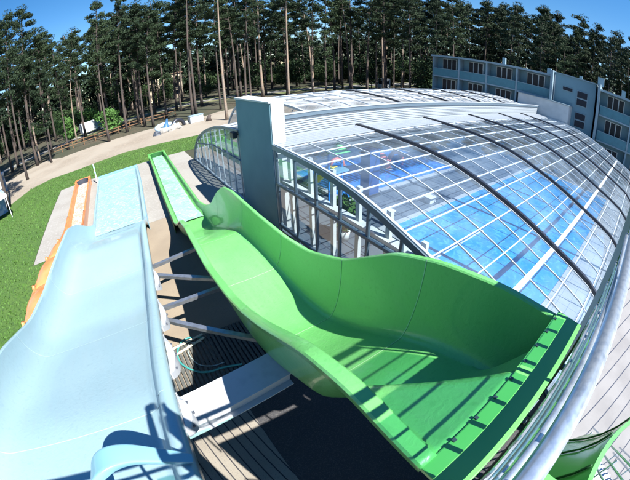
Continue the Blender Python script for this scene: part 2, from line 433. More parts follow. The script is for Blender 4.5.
def gsec(e):
    hl, hr, hf = curve(GL, e, .35), curve(GR, e, .35), curve(GF, e, .45)
    dl, dr = curve(GDL, e), curve(GDR, e)
    t = min(1, max(0, (e-11)/4)); fw = .17-.03*t
    wl = .22; wr = .32-.1*t
    p = [(dl+.004, hl-.09), (dl, hl-.02), (dl+.02, hl), (dl+fw-.02, hl), (dl+fw, hl-.02)]
    p += arcpts(dl+fw, hl-.02, dl+fw+wl, hf, 7, 1)
    p += [(dl+fw+wl+(dr-wr-dl-fw-wl)*k/40, hf-.02*math.sin(math.pi*k/40)) for k in range(41)]
    p += arcpts(dr, hr-.02, dr-wr, hf, 9, 1)[::-1]
    if e < 2.6:
        q_ = []
        for (x, z) in p:
            t_ = e-.2; em = 1.15*(2.2-x)
            H = 4.80-.42*t_-1.5*max(0, t_-max(em, -.25))**1.35
            if 1.0 < x < 2.9 and z < hl-.05:
                dd = (H-z)/.2; z = z+.2*(math.log1p(math.exp(-abs(dd)))+max(dd, 0)) if dd > -6 else z
                z = min(z, 4.79)
            q_.append((x, z))
        p = q_
    p += [(dr, hr-.02), (dr+.02, hr), (dr+.09, hr), (dr+.11, hr-.02), (dr+.112, hr-.09)]
    return p
gs = thing('green_water_slide', 'wide bright green wave slide with a tall right wall dropping to a foaming runout', 'water slide', (2,14,0))
gs_o = Vector((2,14,0))
def inv(o, root):   # parent keeping world coordinates used for the vertices
    o.parent = root; o.matrix_parent_inverse = Matrix.Translation(root.location).inverted(); return o
inv(slide_surface(None, .22, 29.0, .07, gsec, 'channel', 'green'), gs)
def seam(root, fsec, e, m, name='joint_seam', w=.016, off=.006, skip=3):
    secs = []
    for ee in (e-w/2, e+w/2):
        pp = fsec(ee)[skip:-skip]
        secs.append([(p[0], ee, p[1]+off) for p in pp])
    # offset along section normal
    b = MB()
    for i, sec in enumerate(secs):
        out = []
        for k, p in enumerate(sec):
            a = sec[max(0,k-1)]; c = sec[min(len(sec)-1,k+1)]
            tx, tz = c[0]-a[0], c[2]-a[2]; l = math.hypot(tx, tz) or 1
            out.append((p[0]-tz/l*off, p[1], p[2]-off+tx/l*off))
        secs[i] = out
    b.strip(secs); return inv(b.build(name, m, smooth=True), root)
for e in (2.2, 4.1, 6.6, 9.2, 12.2, 14.6, 18.3, 22, 25.6): seam(gs, gsec, e, 'green_seam')
# bulkhead closing the top end: inner wall + wide lip
b = MB(); s0 = gsec(.22)
prof = [(p[0], p[1]) for p in s0[4:-4]]
top = 4.79
vs = []
for (x, z) in prof: vs.append((x, .215, z)); 
vt = [(x, .215, top) for x, z in prof]
n = len(prof)
b.add(vs+vt, [(i, i+1, n+i+1, n+i) for i in range(n-1)])
inv(b.build('end_wall', 'green_wall', solid=.03), gs)
b = MB(); b.box(.92, 3.32, -.115, .235, 4.74, 4.80)
inv(b.build('end_lip', 'green_wall', bevel=.012), gs)
b = MB()
for k in range(8):
    x = 1.25+k*.27; b = MB(); b.box(x-.016, x+.016, .20, .232, 4.802, 4.812); inv(b.build('bolt', 'dark'), gs)
# far bulkhead of the runout: raised outer box with an arched opening
def arch_end(root, dl, dr, e, h, m, mi, wallh):
    b = MB(); n = 14; cx = (dl+dr)/2; w = (dr-dl)/2; iw = w-.2
    outer = [(dl, e, .02), (dl, e, h), (dr, e, h), (dr, e, .02)]
    # box rim
    b.box(dl, dl+.18, e-.75, e, .02, h); b.box(dr-.18, dr, e-.75, e, .02, h); b.box(dl+.18, dr-.18, e-.2, e, .02, h-.003)
    arc = []
    for k in range(n+1):
        a = math.pi*k/n; arc.append((cx-iw*math.cos(a), e-.72+.52*math.sin(a)))
    vs = [(x, y, h-.001) for x, y in arc]
    for k in range(n):
        (x0,y0),(x1,y1) = arc[k], arc[k+1]
        b.quad((x0,y0,h-.002),(x1,y1,h-.002),(x1,e-.19,h-.002),(x0,e-.19,h-.002))
    inv(b.build('end_box', m), root)
    b = MB(); b.strip([[(x,y,h-.004) for x,y in arc], [(x,y,.1) for x,y in arc]])
    inv(b.build('end_curve', mi, smooth=True), root)  # inner curve in a dark tone that paints its shade
arch_end(gs, 1.98, 3.56, 29.55, .76, 'green_wall', 'green_dark', .6)
# water in the runout
b = MB(); secs = []
for i in range(60):
    e = 14.3+i*(29.2-14.3)/59; dl, dr = curve(GDL, e), curve(GDR, e)
    secs.append([(dl+.27+(dr-dl-.46)*k/8, e, .42+.015*math.sin(i*1.7+k*2.1)) for k in range(9)])
b.strip(secs); inv(b.build('foaming_water', 'foam', smooth=True), gs)
# outer skirt of the runout box
b = MB()
for fn, sgn in ((GDL, -1), (GDR, 1)):
    secs = [[(curve(fn, e)+(0 if sgn < 0 else .11), e, z) for z in (.02, .62)] for e in np.linspace(14.2, 29, 20)]
    b.strip(secs)
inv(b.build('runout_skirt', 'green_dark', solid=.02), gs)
# stiffening ribs and flanges under the channel
b = MB()
for e in (2.2, 4.1, 6.6, 9.2, 12.2):
    pp = gsec(e)[15:-5]; pts = []
    for k, p in enumerate(pp):
        a, c = pp[max(0,k-1)], pp[min(len(pp)-1,k+1)]; tx, tz = c[0]-a[0], c[1]-a[1]; l = math.hypot(tx, tz)
        pts.append((p[0]+tz/l*.05, e, p[1]-tx/l*.05))
    b = MB(); b.tube(pts, .04, 6); inv(b.build('joint_flange', 'green_dark', smooth=True), gs)

BL = [(-.5,4.45),(1.5,4.4),(3,4.18),(4.8,3.72),(6.6,2.98),(8.2,2.70),(9.9,2.62),(12.9,2.45),(14.2,2.05),(15.3,1.50),(16.4,.9),(17.4,.6),(28,.55)]
BR = [(-.5,4.40),(.6,4.38),(1.3,4.24),(3,3.8),(3.85,3.54),(5.65,2.97),(8.5,2.32),(12,2.02),(13.5,1.5),(14.8,.85),(16,.58),(28,.55)]
BF = [(-.5,3.85),(1.5,3.8),(2.9,3.5),(4,3.1),(6.4,2.3),(8.9,1.82),(12,1.62),(13.3,1.35),(15.2,.6),(16.3,.38),(28,.36)]
BDL = [(-.5,-4.0),(14,-3.16),(15.5,-2.95),(16.8,-2.72),(28,-2.68)]
BDR = [(-.5,-.58),(23,.68),(28,.78)]
def bsec(e):
    hl, hr, hf = curve(BL, e, .5), curve(BR, e, .4), curve(BF, e, .5)
    dl, dr = curve(BDL, e, .8), curve(BDR, e)
    t = min(1, max(0, (e-14)/2.5)); wl = .5-.28*t; wr = .20
    p = [(dl-.05, hl-.1), (dl-.05, hl-.03), (dl-.02, hl), (dl+.03, hl), (dl+.06, hl-.03)]
    p += arcpts(dl+.06, hl-.03, dl+.06+wl, hf, 9, 1)
    a, c = dl+.06+wl, dr-.2-wr
    p += [(a+(c-a)*k/8, hf-.015*math.sin(math.pi*k/8)) for k in range(9)]
    p += arcpts(dr-.16, hr-.05, c, hf, 6, 1)[::-1]
    p += [(dr-.16, hr-.05), (dr-.12, hr-.01), (dr-.06, hr), (dr, hr-.02), (dr+.04, hr-.07), (dr+.045, hr-.22)]
    return p
bs = thing('blue_water_slide', 'wide pale blue wave slide on the left running down to a shallow water runout', 'water slide', (-1,14,0))
inv(slide_surface(None, -.3, 27.6, .12, bsec, 'channel', 'blue'), bs)
for e in (2.6, 5.6, 9.0, 12.4): seam(bs, bsec, e, 'blue_seam')
b = MB(); secs = []
for i in range(50):
    e = 15.9+i*(27.45-15.9)/49; dl, dr = curve(BDL, e, .8), curve(BDR, e)
    secs.append([(dl+.14+(dr-dl-.42)*k/10, e, .47+.012*math.sin(i*1.3+k*1.9)) for k in range(11)])
b.strip(secs); inv(b.build('runout_water', 'runwater', smooth=True), bs)
b = MB(); b.box(-2.75, .80, 27.55, 27.72, .02, .60)
inv(b.build('end_kerb', 'blue_wall', bevel=.02), bs)
b = MB()
for fn, o_ in ((BDL, -.06), (BDR, .045)):
    b.strip([[(curve(fn, e, .8)+o_, e, z) for z in (.02, .5)] for e in np.linspace(15.6, 27.6, 16)])
inv(b.build('runout_skirt', 'blue_wall', solid=.02), bs)
# curved grab arch at the mouth of the slide
b = MB()
def bez(ps, n):
    out = []
    P = [Vector(ps[0])]+[Vector(p) for p in ps]+[Vector(ps[-1])]
    for i in range(1, len(P)-2):
        for k in range(n):
            t = k/n; a, q, c, d = P[i-1], P[i], P[i+1], P[i+2]
            out.append(.5*((2*q)+(-a+c)*t+(2*a-5*q+4*c-d)*t*t+(-a+3*q-3*c+d)*t**3))
    out.append(P[-2]); return out
path = bez([(-.44,1.46,4.20),(-.66,1.50,4.36),(-.92,1.53,4.52),(-1.14,1.50,4.58),(-1.33,1.42,4.50),(-1.43,1.36,4.25),(-1.50,1.28,3.95),(-1.54,1.22,3.6)], 6)
def lerp(a, b_, t): return a+(b_-a)*t
secs = []
for i, p in enumerate(path):
    t = min(1, i/20); we = lerp(.05, .13, t); th = lerp(.025, .05, t)
    d = (path[min(i+1, len(path)-1)]-path[max(i-1, 0)]).normalized(); A = Vector((.25,1,-.1)); A = (A-d*A.dot(d)).normalized(); N = d.cross(A)
    secs.append([tuple(p+A*we*math.copysign(abs(math.cos(a))**.28, math.cos(a))+N*th*math.copysign(abs(math.sin(a))**.28, math.sin(a))) for a in [2*math.pi*k/24+.01 for k in range(24)]])
b.strip(secs, closed=True); o = b.build('grab_arch', 'blue_wall', smooth=True); o.data.set_sharp_from_angle(angle=R(30)); inv(o, bs)
# bolted bracket plates along the right side
def bracket(e0, e1):
    secs = []
    n = 10
    for i in range(n+1):
        e = lerp(e0, e1, i/n); x = curve(BDR, e)+.06; h = curve(BR, e, .4)-.12
        secs.append([(x, e, h), (x+.10*math.sin(math.pi*i/n), e, h-.07), (x+.10*math.sin(math.pi*i/n), e, h-.12-.25*math.sin(math.pi*i/n))])
    b = MB(); b.strip(secs); o = inv(b.build('bracket_plate', 'white_steel', solid=.015), bs)
    for i in (2, 5, 8):
        c = MB()
        e = lerp(e0, e1, i/n); x = curve(BDR, e)+.06+.10*math.sin(math.pi*i/n); h = curve(BR, e, .4)-.24
        c.tube([(x, e, h), (x+.03, e, h)], .02, 6)
        q = c.build('bolt', 'dark'); q.parent = o
for a, c in ((3.0, 4.2), (4.5, 5.9), (6.6, 8.0), (1.9, 2.6)): bracket(a, c)

# orange slide: open trough with collars, then a boxed runout
os_ = thing('orange_water_slide', 'narrow orange tub slide with raised collars left of the blue slide', 'water slide', (-4,20,0))
OP = [(-3.2,4.2,1.5),(-4.0,6.2,1.35),(-4.42,8.2,1.2),(-4.48,10.5,1.05),(-4.32,13,.9),(-4.05,15.2,.66),(-3.98,17.5,.35),(-4.05,20,.28)]
op = bez(OP, 8)
secs = []
for i, p in enumerate(op):
    r = .58; c = []
    for k in range(15):
        a = math.pi*(-.12+1.24*k/14); c.append((p.x-r*math.cos(a), p.y, p.z+.25-r*.8*math.sin(a)))
    c = [(c[0][0]-.09, c[0][1], c[0][2])]+c+[(c[-1][0]+.09, c[-1][1], c[-1][2])]
    secs.append(c)
b = MB(); b.strip(secs); inv(b.build('trough', 'orange', smooth=True, solid=.03), os_)
for i in (10, 18, 26, 34, 42):
    p = op[i]; c = MB(); q = []
    for k in range(15):
        a = math.pi*(-.14+1.28*k/14); q.append((p.x-.66*math.cos(a), p.y, p.z+.29-.52*math.sin(a)))
    c.tube(q, .075, 8)
    # hood hump over the collar
    inv(c.build('collar', 'orange', smooth=True), os_)
# humped covers between collars
for i in (14, 22, 30, 38):
    p = op[i]; c = MB(); ss = []
    for j in range(9):
        t = j/8; q_ = op[min(len(op)-1, i-4+j)]; hh = .14+.26*math.sin(math.pi*t); rr = .60+.13*math.sin(math.pi*t)
        ss.append([(q_.x-rr*math.cos(math.pi*k/12), q_.y, q_.z+.28+hh*math.sin(math.pi*k/12)) for k in range(13)])
    c.strip(ss); inv(c.build('cover', 'orange', smooth=True, solid=.02), os_)
b = MB(); L0, L1 = Vector((-4.62,17.4,0)), Vector((-4.95,28.2,0)); R0, R1 = Vector((-3.35,17.4,0)), Vector((-3.55,28.2,0))
ss = []
for i in range(12):
    t = i/11; l = L0.lerp(L1, t); r = R0.lerp(R1, t); w = r.x-l.x; y = l.y
    ss.append([(l.x, y, .02), (l.x, y, .62), (l.x+.13, y, .62), (l.x+.24, y, .36), (l.x+.4, y, .24), (l.x+w/2, y, .2), (r.x-.4, y, .24), (r.x-.24, y, .36), (r.x-.13, y, .62), (r.x, y, .62), (r.x, y, .02)])
b.strip(ss); inv(b.build('runout_box', 'orange', bevel=0), os_)
b = MB(); ss = []
for i in range(14):
    t = i/13; l = L0.lerp(L1, t); r = R0.lerp(R1, t)
    ss.append([(l.x+.27+(r.x-l.x-.54)*k/5, l.y+.0, .34+.02*math.sin(i*2.3+k)) for k in range(6)])
b.strip(ss); inv(b.build('foaming_water', water('pinkish_foam', (.50,.30,.22), (.56,.40,.34), scale=6, foam=(3.2,.46,.6,(.60,.56,.54))), smooth=True), os_)
arch_end(os_, -5.0, -3.52, 28.9, .66, 'orange', 'dark', .5)

# steel support frame between the slides
sf = thing('steel_support_frame', 'white and galvanised steel beams bracing the blue slide to the green slide', 'support frame', (0,6,0))
b = MB(); b.bar((-1.2,3.26,2.32),(1.42,3.47,2.32), .64, .03); inv(b.build('cross_beam', 'white_steel'), sf)
b = MB(); b.bar((-1.2,2.97,2.22),(1.42,3.18,2.22), .03, .16); b.bar((-1.2,2.90,2.15),(1.42,3.11,2.15), .12, .02)
b.bar((-1.2,3.55,2.22),(1.42,3.76,2.22), .03, .16)
inv(b.build('beam_web', 'white_steel'), sf)
for a, c in (((-.5,9.25,1.58),(2.3,9.62,1.58)), ((-.5,9.1,1.58),(2.3,6.95,1.58)), ((-.7,7.1,1.6),(2.3,7.05,1.6)), ((-.6,7.0,1.6),(1.9,4.5,1.6))):
    q = MB(); q.bar(a, c, .12, .10); inv(q.build('brace', 'galv'), sf)
for x, y, h in ((-1.2,3.3,2.2),(-1.0,7.05,1.6),(-.9,9.2,1.5),(-3.2,5,2.2),(2.3,6.9,1.55),(2.3,9.5,1.5)):
    q = MB(); q.bar((x,y,0),(x,y,h), .16, .16); q.box(x-.2,x+.2,y-.2,y+.2,0,.03); inv(q.build('column', 'galv'), sf)

# dark timber duckboards with hose and battens
db = thing('timber_duckboard', 'dark weathered ribbed duckboard lying on the yard beside the blue slide', 'duckboard', (.2,6.1,.01))
for k in range(36):
    q = MB(); x = -2.0+k*.123; q.box(x, x+.082, 5.15, 7.2, .05, .09); inv(q.build('board', 'deckdark'), db)
q = MB()
for y in (5.3, 6.2, 7.05): q.box(-2.0, 2.4, y, y+.08, .012, .048)
inv(q.build('bearer', 'deckdark'), db)
hose = [(-.1+.45*math.cos(a)+.05*a, 6.45+.55*math.sin(a), .12+.004*a) for a in np.linspace(2.6, 5.6, 22)]
tag(MB().tube(bez([(.6,7.1,.11),(.1,7.3,.11),(-.25,7.0,.11),(-.33,6.5,.11),(-.05,6.02,.11),(.3,5.8,.11),(.7,5.75,.11),(1.2,5.6,.11)], 6), .028, 8).build('garden_hose', mat('teal_hose', (.05,.28,.26), .4), smooth=True), 'thick teal hose looping over the dark duckboard', 'hose')
tag(MB().tube(bez([(.5,6.95,.11),(.15,7.05,.11),(.0,6.7,.11),(.12,6.2,.11),(.45,5.95,.11),(.8,5.9,.11)], 6), .014, 8).build('garden_hose', mat('pale_hose', (.35,.42,.40), .4), smooth=True), 'thin grey-green hose inside the loop of the thick teal one', 'hose')
for i, (a, c, lab) in enumerate((((-.75,7.0,.16),(.62,7.18,.16), 'cream batten across the duckboard, the one farther from the beam'), ((-.75,6.68,.16),(.62,7.02,.16), 'cream batten across the duckboard, the one nearer the white beam'))):
    tag(MB().bar(a, c, .05, .035).build('wooden_batten', mat('cream_batten%d' % i, (.62,.58,.42), .7)), lab, 'batten')

# ------------------------------------------------------------------ tower railing, platform, photographer
rl = thing('tower_railing', 'heavy stainless tube railing along the start of the green slide', 'railing', (0,-.18,4.8))
q = MB().tube([(-4.2,-.175,6.15),(3.4,-.19,6.15)], .044, 18); inv(q.build('handrail', 'stainless', smooth=True), rl)
q = MB().tube([(-4.2,-.155,5.93),(3.4,-.165,5.93)], .020, 12); inv(q.build('upper_rail', 'stainless', smooth=True), rl)
for z in (5.62, 5.38):
    q = MB().tube([(-4.2,-.16,z),(3.4,-.165,z)], .010, 8); inv(q.build('thin_rail', 'stainless', smooth=True), rl)
q = MB().box(-4.2, 3.4, -.185, -.160, 4.94, 5.10); inv(q.build('toe_plate', 'galv'), rl)
gp = [-4.1,-2.9,-1.7,-.45,.85,2.35,3.38]
for a_, c_ in zip(gp[:-1], gp[1:]):
    q = MB().box(a_+.06, c_-.06, -.206, -.196, 5.16, 5.86); inv(q.build('glass_panel', 'glass_rail'), rl)
for k in range(21):
    x = 1.30+(k-14)*.29
    q = MB().box(x-.022, x+.022, -.157, -.142, 5.10, 5.24); inv(q.build('bracket', 'galv'), rl)
for x in (-4.1,-2.9,-1.7,-.45, .85, 2.35, 3.38):
    q = MB().bar((x,-.215,4.4),(x,-.215,6.12), .05, .03); inv(q.build('post', 'stainless'), rl)
q = MB().tube(bez([(2.6,-.19,6.02),(1.7,-.235,6.0),(1.1,-.25,5.98),(.78,-.255,5.97),(.64,-.235,5.97),(.60,-.18,5.98)], 6), .0155, 10); inv(q.build('return_loop', 'stainless', smooth=True), rl)
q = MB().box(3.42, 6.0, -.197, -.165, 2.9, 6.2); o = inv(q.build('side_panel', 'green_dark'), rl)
tp = thing('tower_platform', 'green and grey slide tower platform under the photographer', 'platform', (-1,-1.6,0))
q = MB().box(-4.4, .55, -3.2, -.26, 5.0, 5.16); inv(q.build('deck', 'galv'), tp)
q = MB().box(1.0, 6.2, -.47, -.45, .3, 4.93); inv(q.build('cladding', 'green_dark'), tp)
for i in range(9):
    q = MB().box(1.0, 6.2, -.446, -.425, 3.2+i*.2, 3.24+i*.2); inv(q.build('cladding_rib', 'galv'), tp)
for x in (-4.1, -1.8, .4):
    for y in (-3.0, -.5):
        q = MB().bar((x,y,0),(x,y,5.0), .2, .2); inv(q.build('column', 'galv'), tp)

# photographer, built as one skinned body; only the shadow shows on the blue slide
def person():
    J = {'pelvis':(.26,-.62,6.10,.14),'waist':(.26,-.60,6.28,.125),'chest':(.26,-.56,6.48,.155),'neck':(.26,-.52,6.64,.055),'head':(.26,-.46,6.82,.10),'crown':(.26,-.45,6.95,.09),
         'shl':(.08,-.54,6.56,.062),'ell':(-.08,-.42,6.52,.062),'wrl':(.04,-.26,6.84,.045),'shr':(.44,-.54,6.56,.062),'elr':(.50,-.46,6.52,.062),'wrr':(.24,-.26,6.84,.045),
         'hpl':(.17,-.62,6.02,.09),'knl':(.16,-.60,5.60,.062),'anl':(.15,-.64,5.26,.045),'tol':(.14,-.48,5.21,.038),'hpr':(.35,-.62,6.02,.09),'knr':(.37,-.60,5.60,.062),'anr':(.38,-.64,5.26,.045),'tor':(.40,-.48,5.21,.038)}
    E = [('pelvis','waist'),('waist','chest'),('chest','neck'),('neck','head'),('head','crown'),('chest','shl'),('shl','ell'),('ell','wrl'),('chest','shr'),('shr','elr'),('elr','wrr'),
         ('pelvis','hpl'),('hpl','knl'),('knl','anl'),('anl','tol'),('pelvis','hpr'),('hpr','knr'),('knr','anr'),('anr','tor')]
    J = {k: (v[0]+.03, v[1]+.04, v[2], v[3]) for k, v in J.items()}
    names = list(J)
    vs = [J[k][:3] for k in names]; rs = [J[k][3] for k in names]; es = [(names.index(a), names.index(c)) for a, c in E]
    for w, dx in (('wrl', .5), ('wrr', -.5)):      # five fingers each
        wx, wy, wz, _ = J[w]; wi = names.index(w)
        for f in range(5):
            a = (f-2)*.016
            if f == 0: pts = [(wx+.03*dx*2, wy+.03, wz+.02), (wx+.05*dx*2, wy+.05, wz+.04)]
            else: pts = [(wx+a, wy+.06, wz+.015+abs(a)), (wx+a+.01*dx, wy+.09, wz+.03), (wx+a+.02*dx, wy+.085, wz+.055)]
            prev = wi
            for p in pts: vs.append(p); rs.append(.009); es.append((prev, len(vs)-1)); prev = len(vs)-1
    me = bpy.data.meshes.new('person'); me.from_pydata(vs, es, []); me.update()
    o = bpy.data.objects.new('person', me); COL.objects.link(o)
    sk = o.modifiers.new('skin', 'SKIN')
    for i, r_ in enumerate(rs): me.skin_vertices[0].data[i].radius = (r_, r_)
    me.skin_vertices[0].data[0].use_root = True
    ss = o.modifiers.new('sub', 'SUBSURF'); ss.levels = 1; ss.render_levels = 2
    me.materials.append(mat('skin_and_shirt', (.35,.25,.2), .7))
    tag(o, 'person leaning at the tower railing, holding a small camera out with both hands', 'person')
    t = MB()
    c = Vector((.29,-.40,6.82))
    for i in range(7):
        pass
    hair = MB(); ss = []
    for i in range(8):
        a = math.pi*.5*i/7; ss.append([(c.x+.105*math.cos(a)*math.cos(2*math.pi*k/14), c.y-.012+.115*math.cos(a)*math.sin(2*math.pi*k/14), c.z+.03+.125*math.sin(a)) for k in range(14)])
    hair.strip(ss, closed=True); hair.build('hair', mat('brown_hair', (.05,.03,.02), .8), o, smooth=True)
person()
q = MB().box(-.07,.07,-.02,.03,-.045,.045); q.tube([(0,.03,0),(0,.055,0)], .028, 14)
tag(q.build('small_camera', 'dark', loc=(.17,-.20,6.93), bevel=.006), 'small dark action camera held up in the hands of the person at the railing', 'camera')

# second green tub and stairs to the right of the tower
g2 = thing('green_slide_bend', 'dark green banked bend of another slide below the right of the railing', 'water slide', (3,-1.4,0))
secs = []
for i in range(15):
    t = i/14; x = lerp(2.25, 4.6, t); yo = -.9*t*t; zo = -.7*t
    secs.append([(x, yo-.72, zo+2.75), (x, yo-.80, zo+2.82), (x, yo-.98, zo+3.05), (x, yo-1.15, zo+3.35), (x, yo-1.27, zo+3.68), (x, yo-1.33, zo+3.98), (x, yo-1.345, zo+4.0), (x, yo-1.42, zo+4.0), (x, yo-1.43, zo+3.95)])
q = MB(); q.strip(secs); o = q.build('bank', 'green_wall', smooth=True, solid=.03); o.data.set_sharp_from_angle(angle=R(40)); inv(o, g2)
for k in (.2, .5, .8):
    q = MB(); i = int(k*14); q.tube([Vector(p)+Vector((0,.02,.02)) for p in secs[i][:6]], .018, 6); inv(q.build('joint_flange', 'green_dark', smooth=True), g2)
q = MB(); q.box(1.62, 2.2, -1.42, -.70, 3.78, 3.84); inv(q.build('landing_plate', 'green_wall', bevel=.012), g2)
q = MB(); q.box(1.66, 2.16, -1.38, -.74, 3.1, 3.776); inv(q.build('landing_box', 'green_dark'), g2)
for x, h_ in ((2.0, 2.9), (2.9, 2.5), (4.0, 1.9)):
    q = MB().bar((x,-1.3,0),(x,-1.3,h_), .12, .12); inv(q.build('post', 'galv'), g2)
st = thing('tower_stairs', 'grey steel stairs with tube rails at the lower right of the tower', 'stairs', (1.8,-2.2,0))
for k in range(16):
    q = MB(); x = 1.35+k*.28; q.box(x, x+.27, -3.0, -2.0, 4.4-k*.27, 4.43-k*.27); inv(q.build('tread', 'galv'), st)
for y in (-2.0, -3.0):
    q = MB().bar((1.3,y,4.35),(5.8,y,.05), .03, .22); inv(q.build('stringer', 'white_steel'), st)
    for dz in (.5, .8, 1.05):
        q = MB().tube([(1.3,y,4.4+dz),(5.6,y,.25+dz)], .02, 8); inv(q.build('stair_rail', 'stainless', smooth=True), st)
    for k in range(5):
        x = 1.4+k*1.0; q = MB().tube([(x,y,4.3-(x-1.3)*.965),(x,y,5.35-(x-1.3)*.965)], .018, 8); inv(q.build('baluster', 'stainless', smooth=True), st)

# ------------------------------------------------------------------ pool enclosure (near hall)
X0, XE = 5.58, 36.9
RIBS = [10.45, 15.7, 20.95, 26.2, 31.45]
EDGE = [(-1.55,.0),(-1.35,.4),(-.9,.85),(-.45,1.2),(0,1.50),(.93,1.80),(1.86,2.07),(2.8,2.38),(3.78,2.69),(4.73,2.95),(5.6,3.19),(6.58,3.41),(7.6,3.56),(8.6,3.66),(9.7,3.72),(10.8,3.77),(12.25,3.82)]
def eh(e): return float(np.interp(e, [p[0] for p in EDGE], [p[1] for p in EDGE]))
en = thing('pool_enclosure', 'large glazed arched pool hall with white grid and black ribs', 'pool enclosure', (20,5,0))
EN = [e for e in np.linspace(-1.55, 12.25, 40)]
b = MB(); b.strip([[(x, e, eh(e)) for e in EN] for x in (X0, RIBS[0], RIBS[1], RIBS[2], RIBS[3], RIBS[4], XE)])
inv(b.build('roof_glazing', 'glass', smooth=True), en)
def arcbar(x, w, h, off, m, name, e0=-1.55, e1=12.25, n=34):
    q = MB(); ss = []
    for e in np.linspace(e0, e1, n):
        a, c = eh(max(-1.55, e-.2)), eh(min(12.25, e+.2)); de = min(12.25, e+.2)-max(-1.55, e-.2); l = math.hypot(de, c-a); ny, nz = -(c-a)/l, de/l
        z = eh(e)
        lo = (e+ny*off, z+nz*off); hi = (e+ny*(off+h), z+nz*(off+h))
        ss.append([(x-w/2, *lo), (x+w/2, *lo), (x+w/2, *hi), (x-w/2, *hi)])
    q.strip(ss, closed=True); o_ = len(q.v); q.f.append((0,1,2,3)); q.f.append((o_-1,o_-2,o_-3,o_-4))
    return inv(q.build(name, m), en)
arcbar(X0+.04, .08, .16, -.08, 'frame', 'front_arch')
arcbar(X0-.03, .05, .20, -.16, 'frame_grey', 'front_arch_edge')
for x in RIBS:
    arcbar(x, .13, .14, .0, 'black', 'black_rib', 0.0-1.5, 12.2)
    arcbar(x-.10, .035, .04, -.02, 'frame', 'rafter')
arcbar(XE, .12, .16, -.06, 'frame', 'rear_arch')
xs = [X0]+RIBS+[XE]
for i in range(len(xs)-1):
    for k in (1, 2, 3):
        arcbar(lerp(xs[i], xs[i+1], k/4), .036, .045, -.02, 'frame', 'rafter')
def lng(e, w, h, m='frame', name='purlin', off=0, x0=X0, x1=XE):
    a, c = eh(e-.2), eh(min(12.25, e+.2)); l = math.hypot(.4, c-a); nv = Vector((0, -(c-a)/l, .4/l))
    p = Vector((x0, e, eh(e)))+nv*off; q_ = Vector((x1, e, eh(e)))+nv*off
    q = MB(); q.bar(p, q_, w, h, nv); return inv(q.build(name, m), en)
for e in (-.9, -.05, .93, 2.8, 3.78, 4.73, 5.6, 6.58, 7.6, 8.6, 9.7, 10.8): lng(e, .034, .04)
lng(1.86, .17, .07, name='main_purlin')
# clerestory of narrow white slats with the ridge beam on top
b = MB()
for k in range(8):
    z = 3.84+k*.098; b.box(X0+.5, XE, 12.235, 12.262, z, z+.066)
q = MB(); q.box(X0+.5, XE, 12.265, 12.285, 3.83, 4.62); inv(q.build('slat_backing', 'frame_grey'), en)
inv(b.build('clerestory_slats', mat('white_slat', (.30,.34,.38), .4)), en)
b = MB()
for k in range(6):
    e = 10.95+k*.22; z = eh(e)+.05
    b.bar((X0+.1, e, z), (XE, e, z+.0), .145, .03, (0,-.04,1))
inv(b.build('opaque_roof_slats', mat('white_roof_slat', (.24,.275,.32), .4)), en)
b = MB(); b.box(X0+.55, XE, 12.16, 12.40, 4.62, 4.80); inv(b.build('ridge_beam', 'frame_grey'), en)
b = MB(); b.box(X0+.5, XE, 12.13, 12.42, 4.803, 4.83); inv(b.build('ridge_flashing', 'frame'), en)
# end wall
ew = bpy.data.objects.new('end_wall', None); COL.objects.link(ew); inv(ew, en); ew.matrix_parent_inverse = Matrix.Translation((-20,-5,0))
for e in (11.35, 9.95, 8.6, 7.3, 6.0, 4.7, 3.4, 2.1, .8, -.4):
    q = MB(); q.box(X0, X0+.09, e-.045, e+.045, 0, eh(e)-.05); o = q.build('mullion', 'frame_grey'); inv(o, en)
    q = MB(); q.box(X0+.35, X0+.47, e-.55, e-.38, 0, eh(e-.4)-.06); inv(q.build('inner_column', 'whitewall'), en)
bpy.data.objects.remove(ew)
for z, h in ((2.14, .10), (.25, .12)):
    q = MB(); q.box(X0-.03, X0+.085, -1.0 if z > 1 else -1.4, 11.45, z, z+h); inv(q.build('transom', 'frame_grey'), en)
q = MB(); q.box(X0+.2, X0+.5, -.3, 11.3, 2.16, 2.30); inv(q.build('inner_ledge', 'whitewall'), en)
b = MB(); es_ = np.linspace(-1.5, 11.4, 30); b.strip([[(X0+.05, e, .0) for e in es_], [(X0+.05, e, eh(e)-.03) for e in es_]]); inv(b.build('end_glazing', 'glass_wall'), en)
# back plate where hall meets building side
b = MB(); b.strip([[(XE-.02, e, .0) for e in es_], [(XE-.02, e, eh(e)-.03) for e in es_]]); inv(b.build('rear_glazing', 'glass_wall'), en)

# grey pillar wall with floodlight
pw = thing('pillar_wall', 'tall grey blue rendered pillar with white cap at the end of the pool hall', 'pillar', (5.85,13.2,0))
q = MB().box(5.52, 6.15, 11.45, 15.1, 0, 5.47); inv(q.build('shaft', 'greywall', bevel=.02), pw)
q = MB().box(5.47, 6.22, 11.40, 15.15, 5.475, 5.55); inv(q.build('cap', 'whitewall', bevel=.01), pw)
q = MB().box(5.56, 6.12, 11.405, 11.445, 0, 5.47); inv(q.build('white_side', 'whitewall'), pw)  # paler facing; sunlight on this side is put into the colour
fl = thing('floodlight', 'small black floodlight fixed to the edge of the grey pillar', 'floodlight', (5.3,15.2,3.7))
q = MB().box(-.12,.12,-.22,.2,-.15,.17); q.build('housing', 'black', fl, bevel=.03)
q = MB().bar((.1,0,0),(.3,-.1,0), .06, .06); q.build('bracket', 'black', fl)

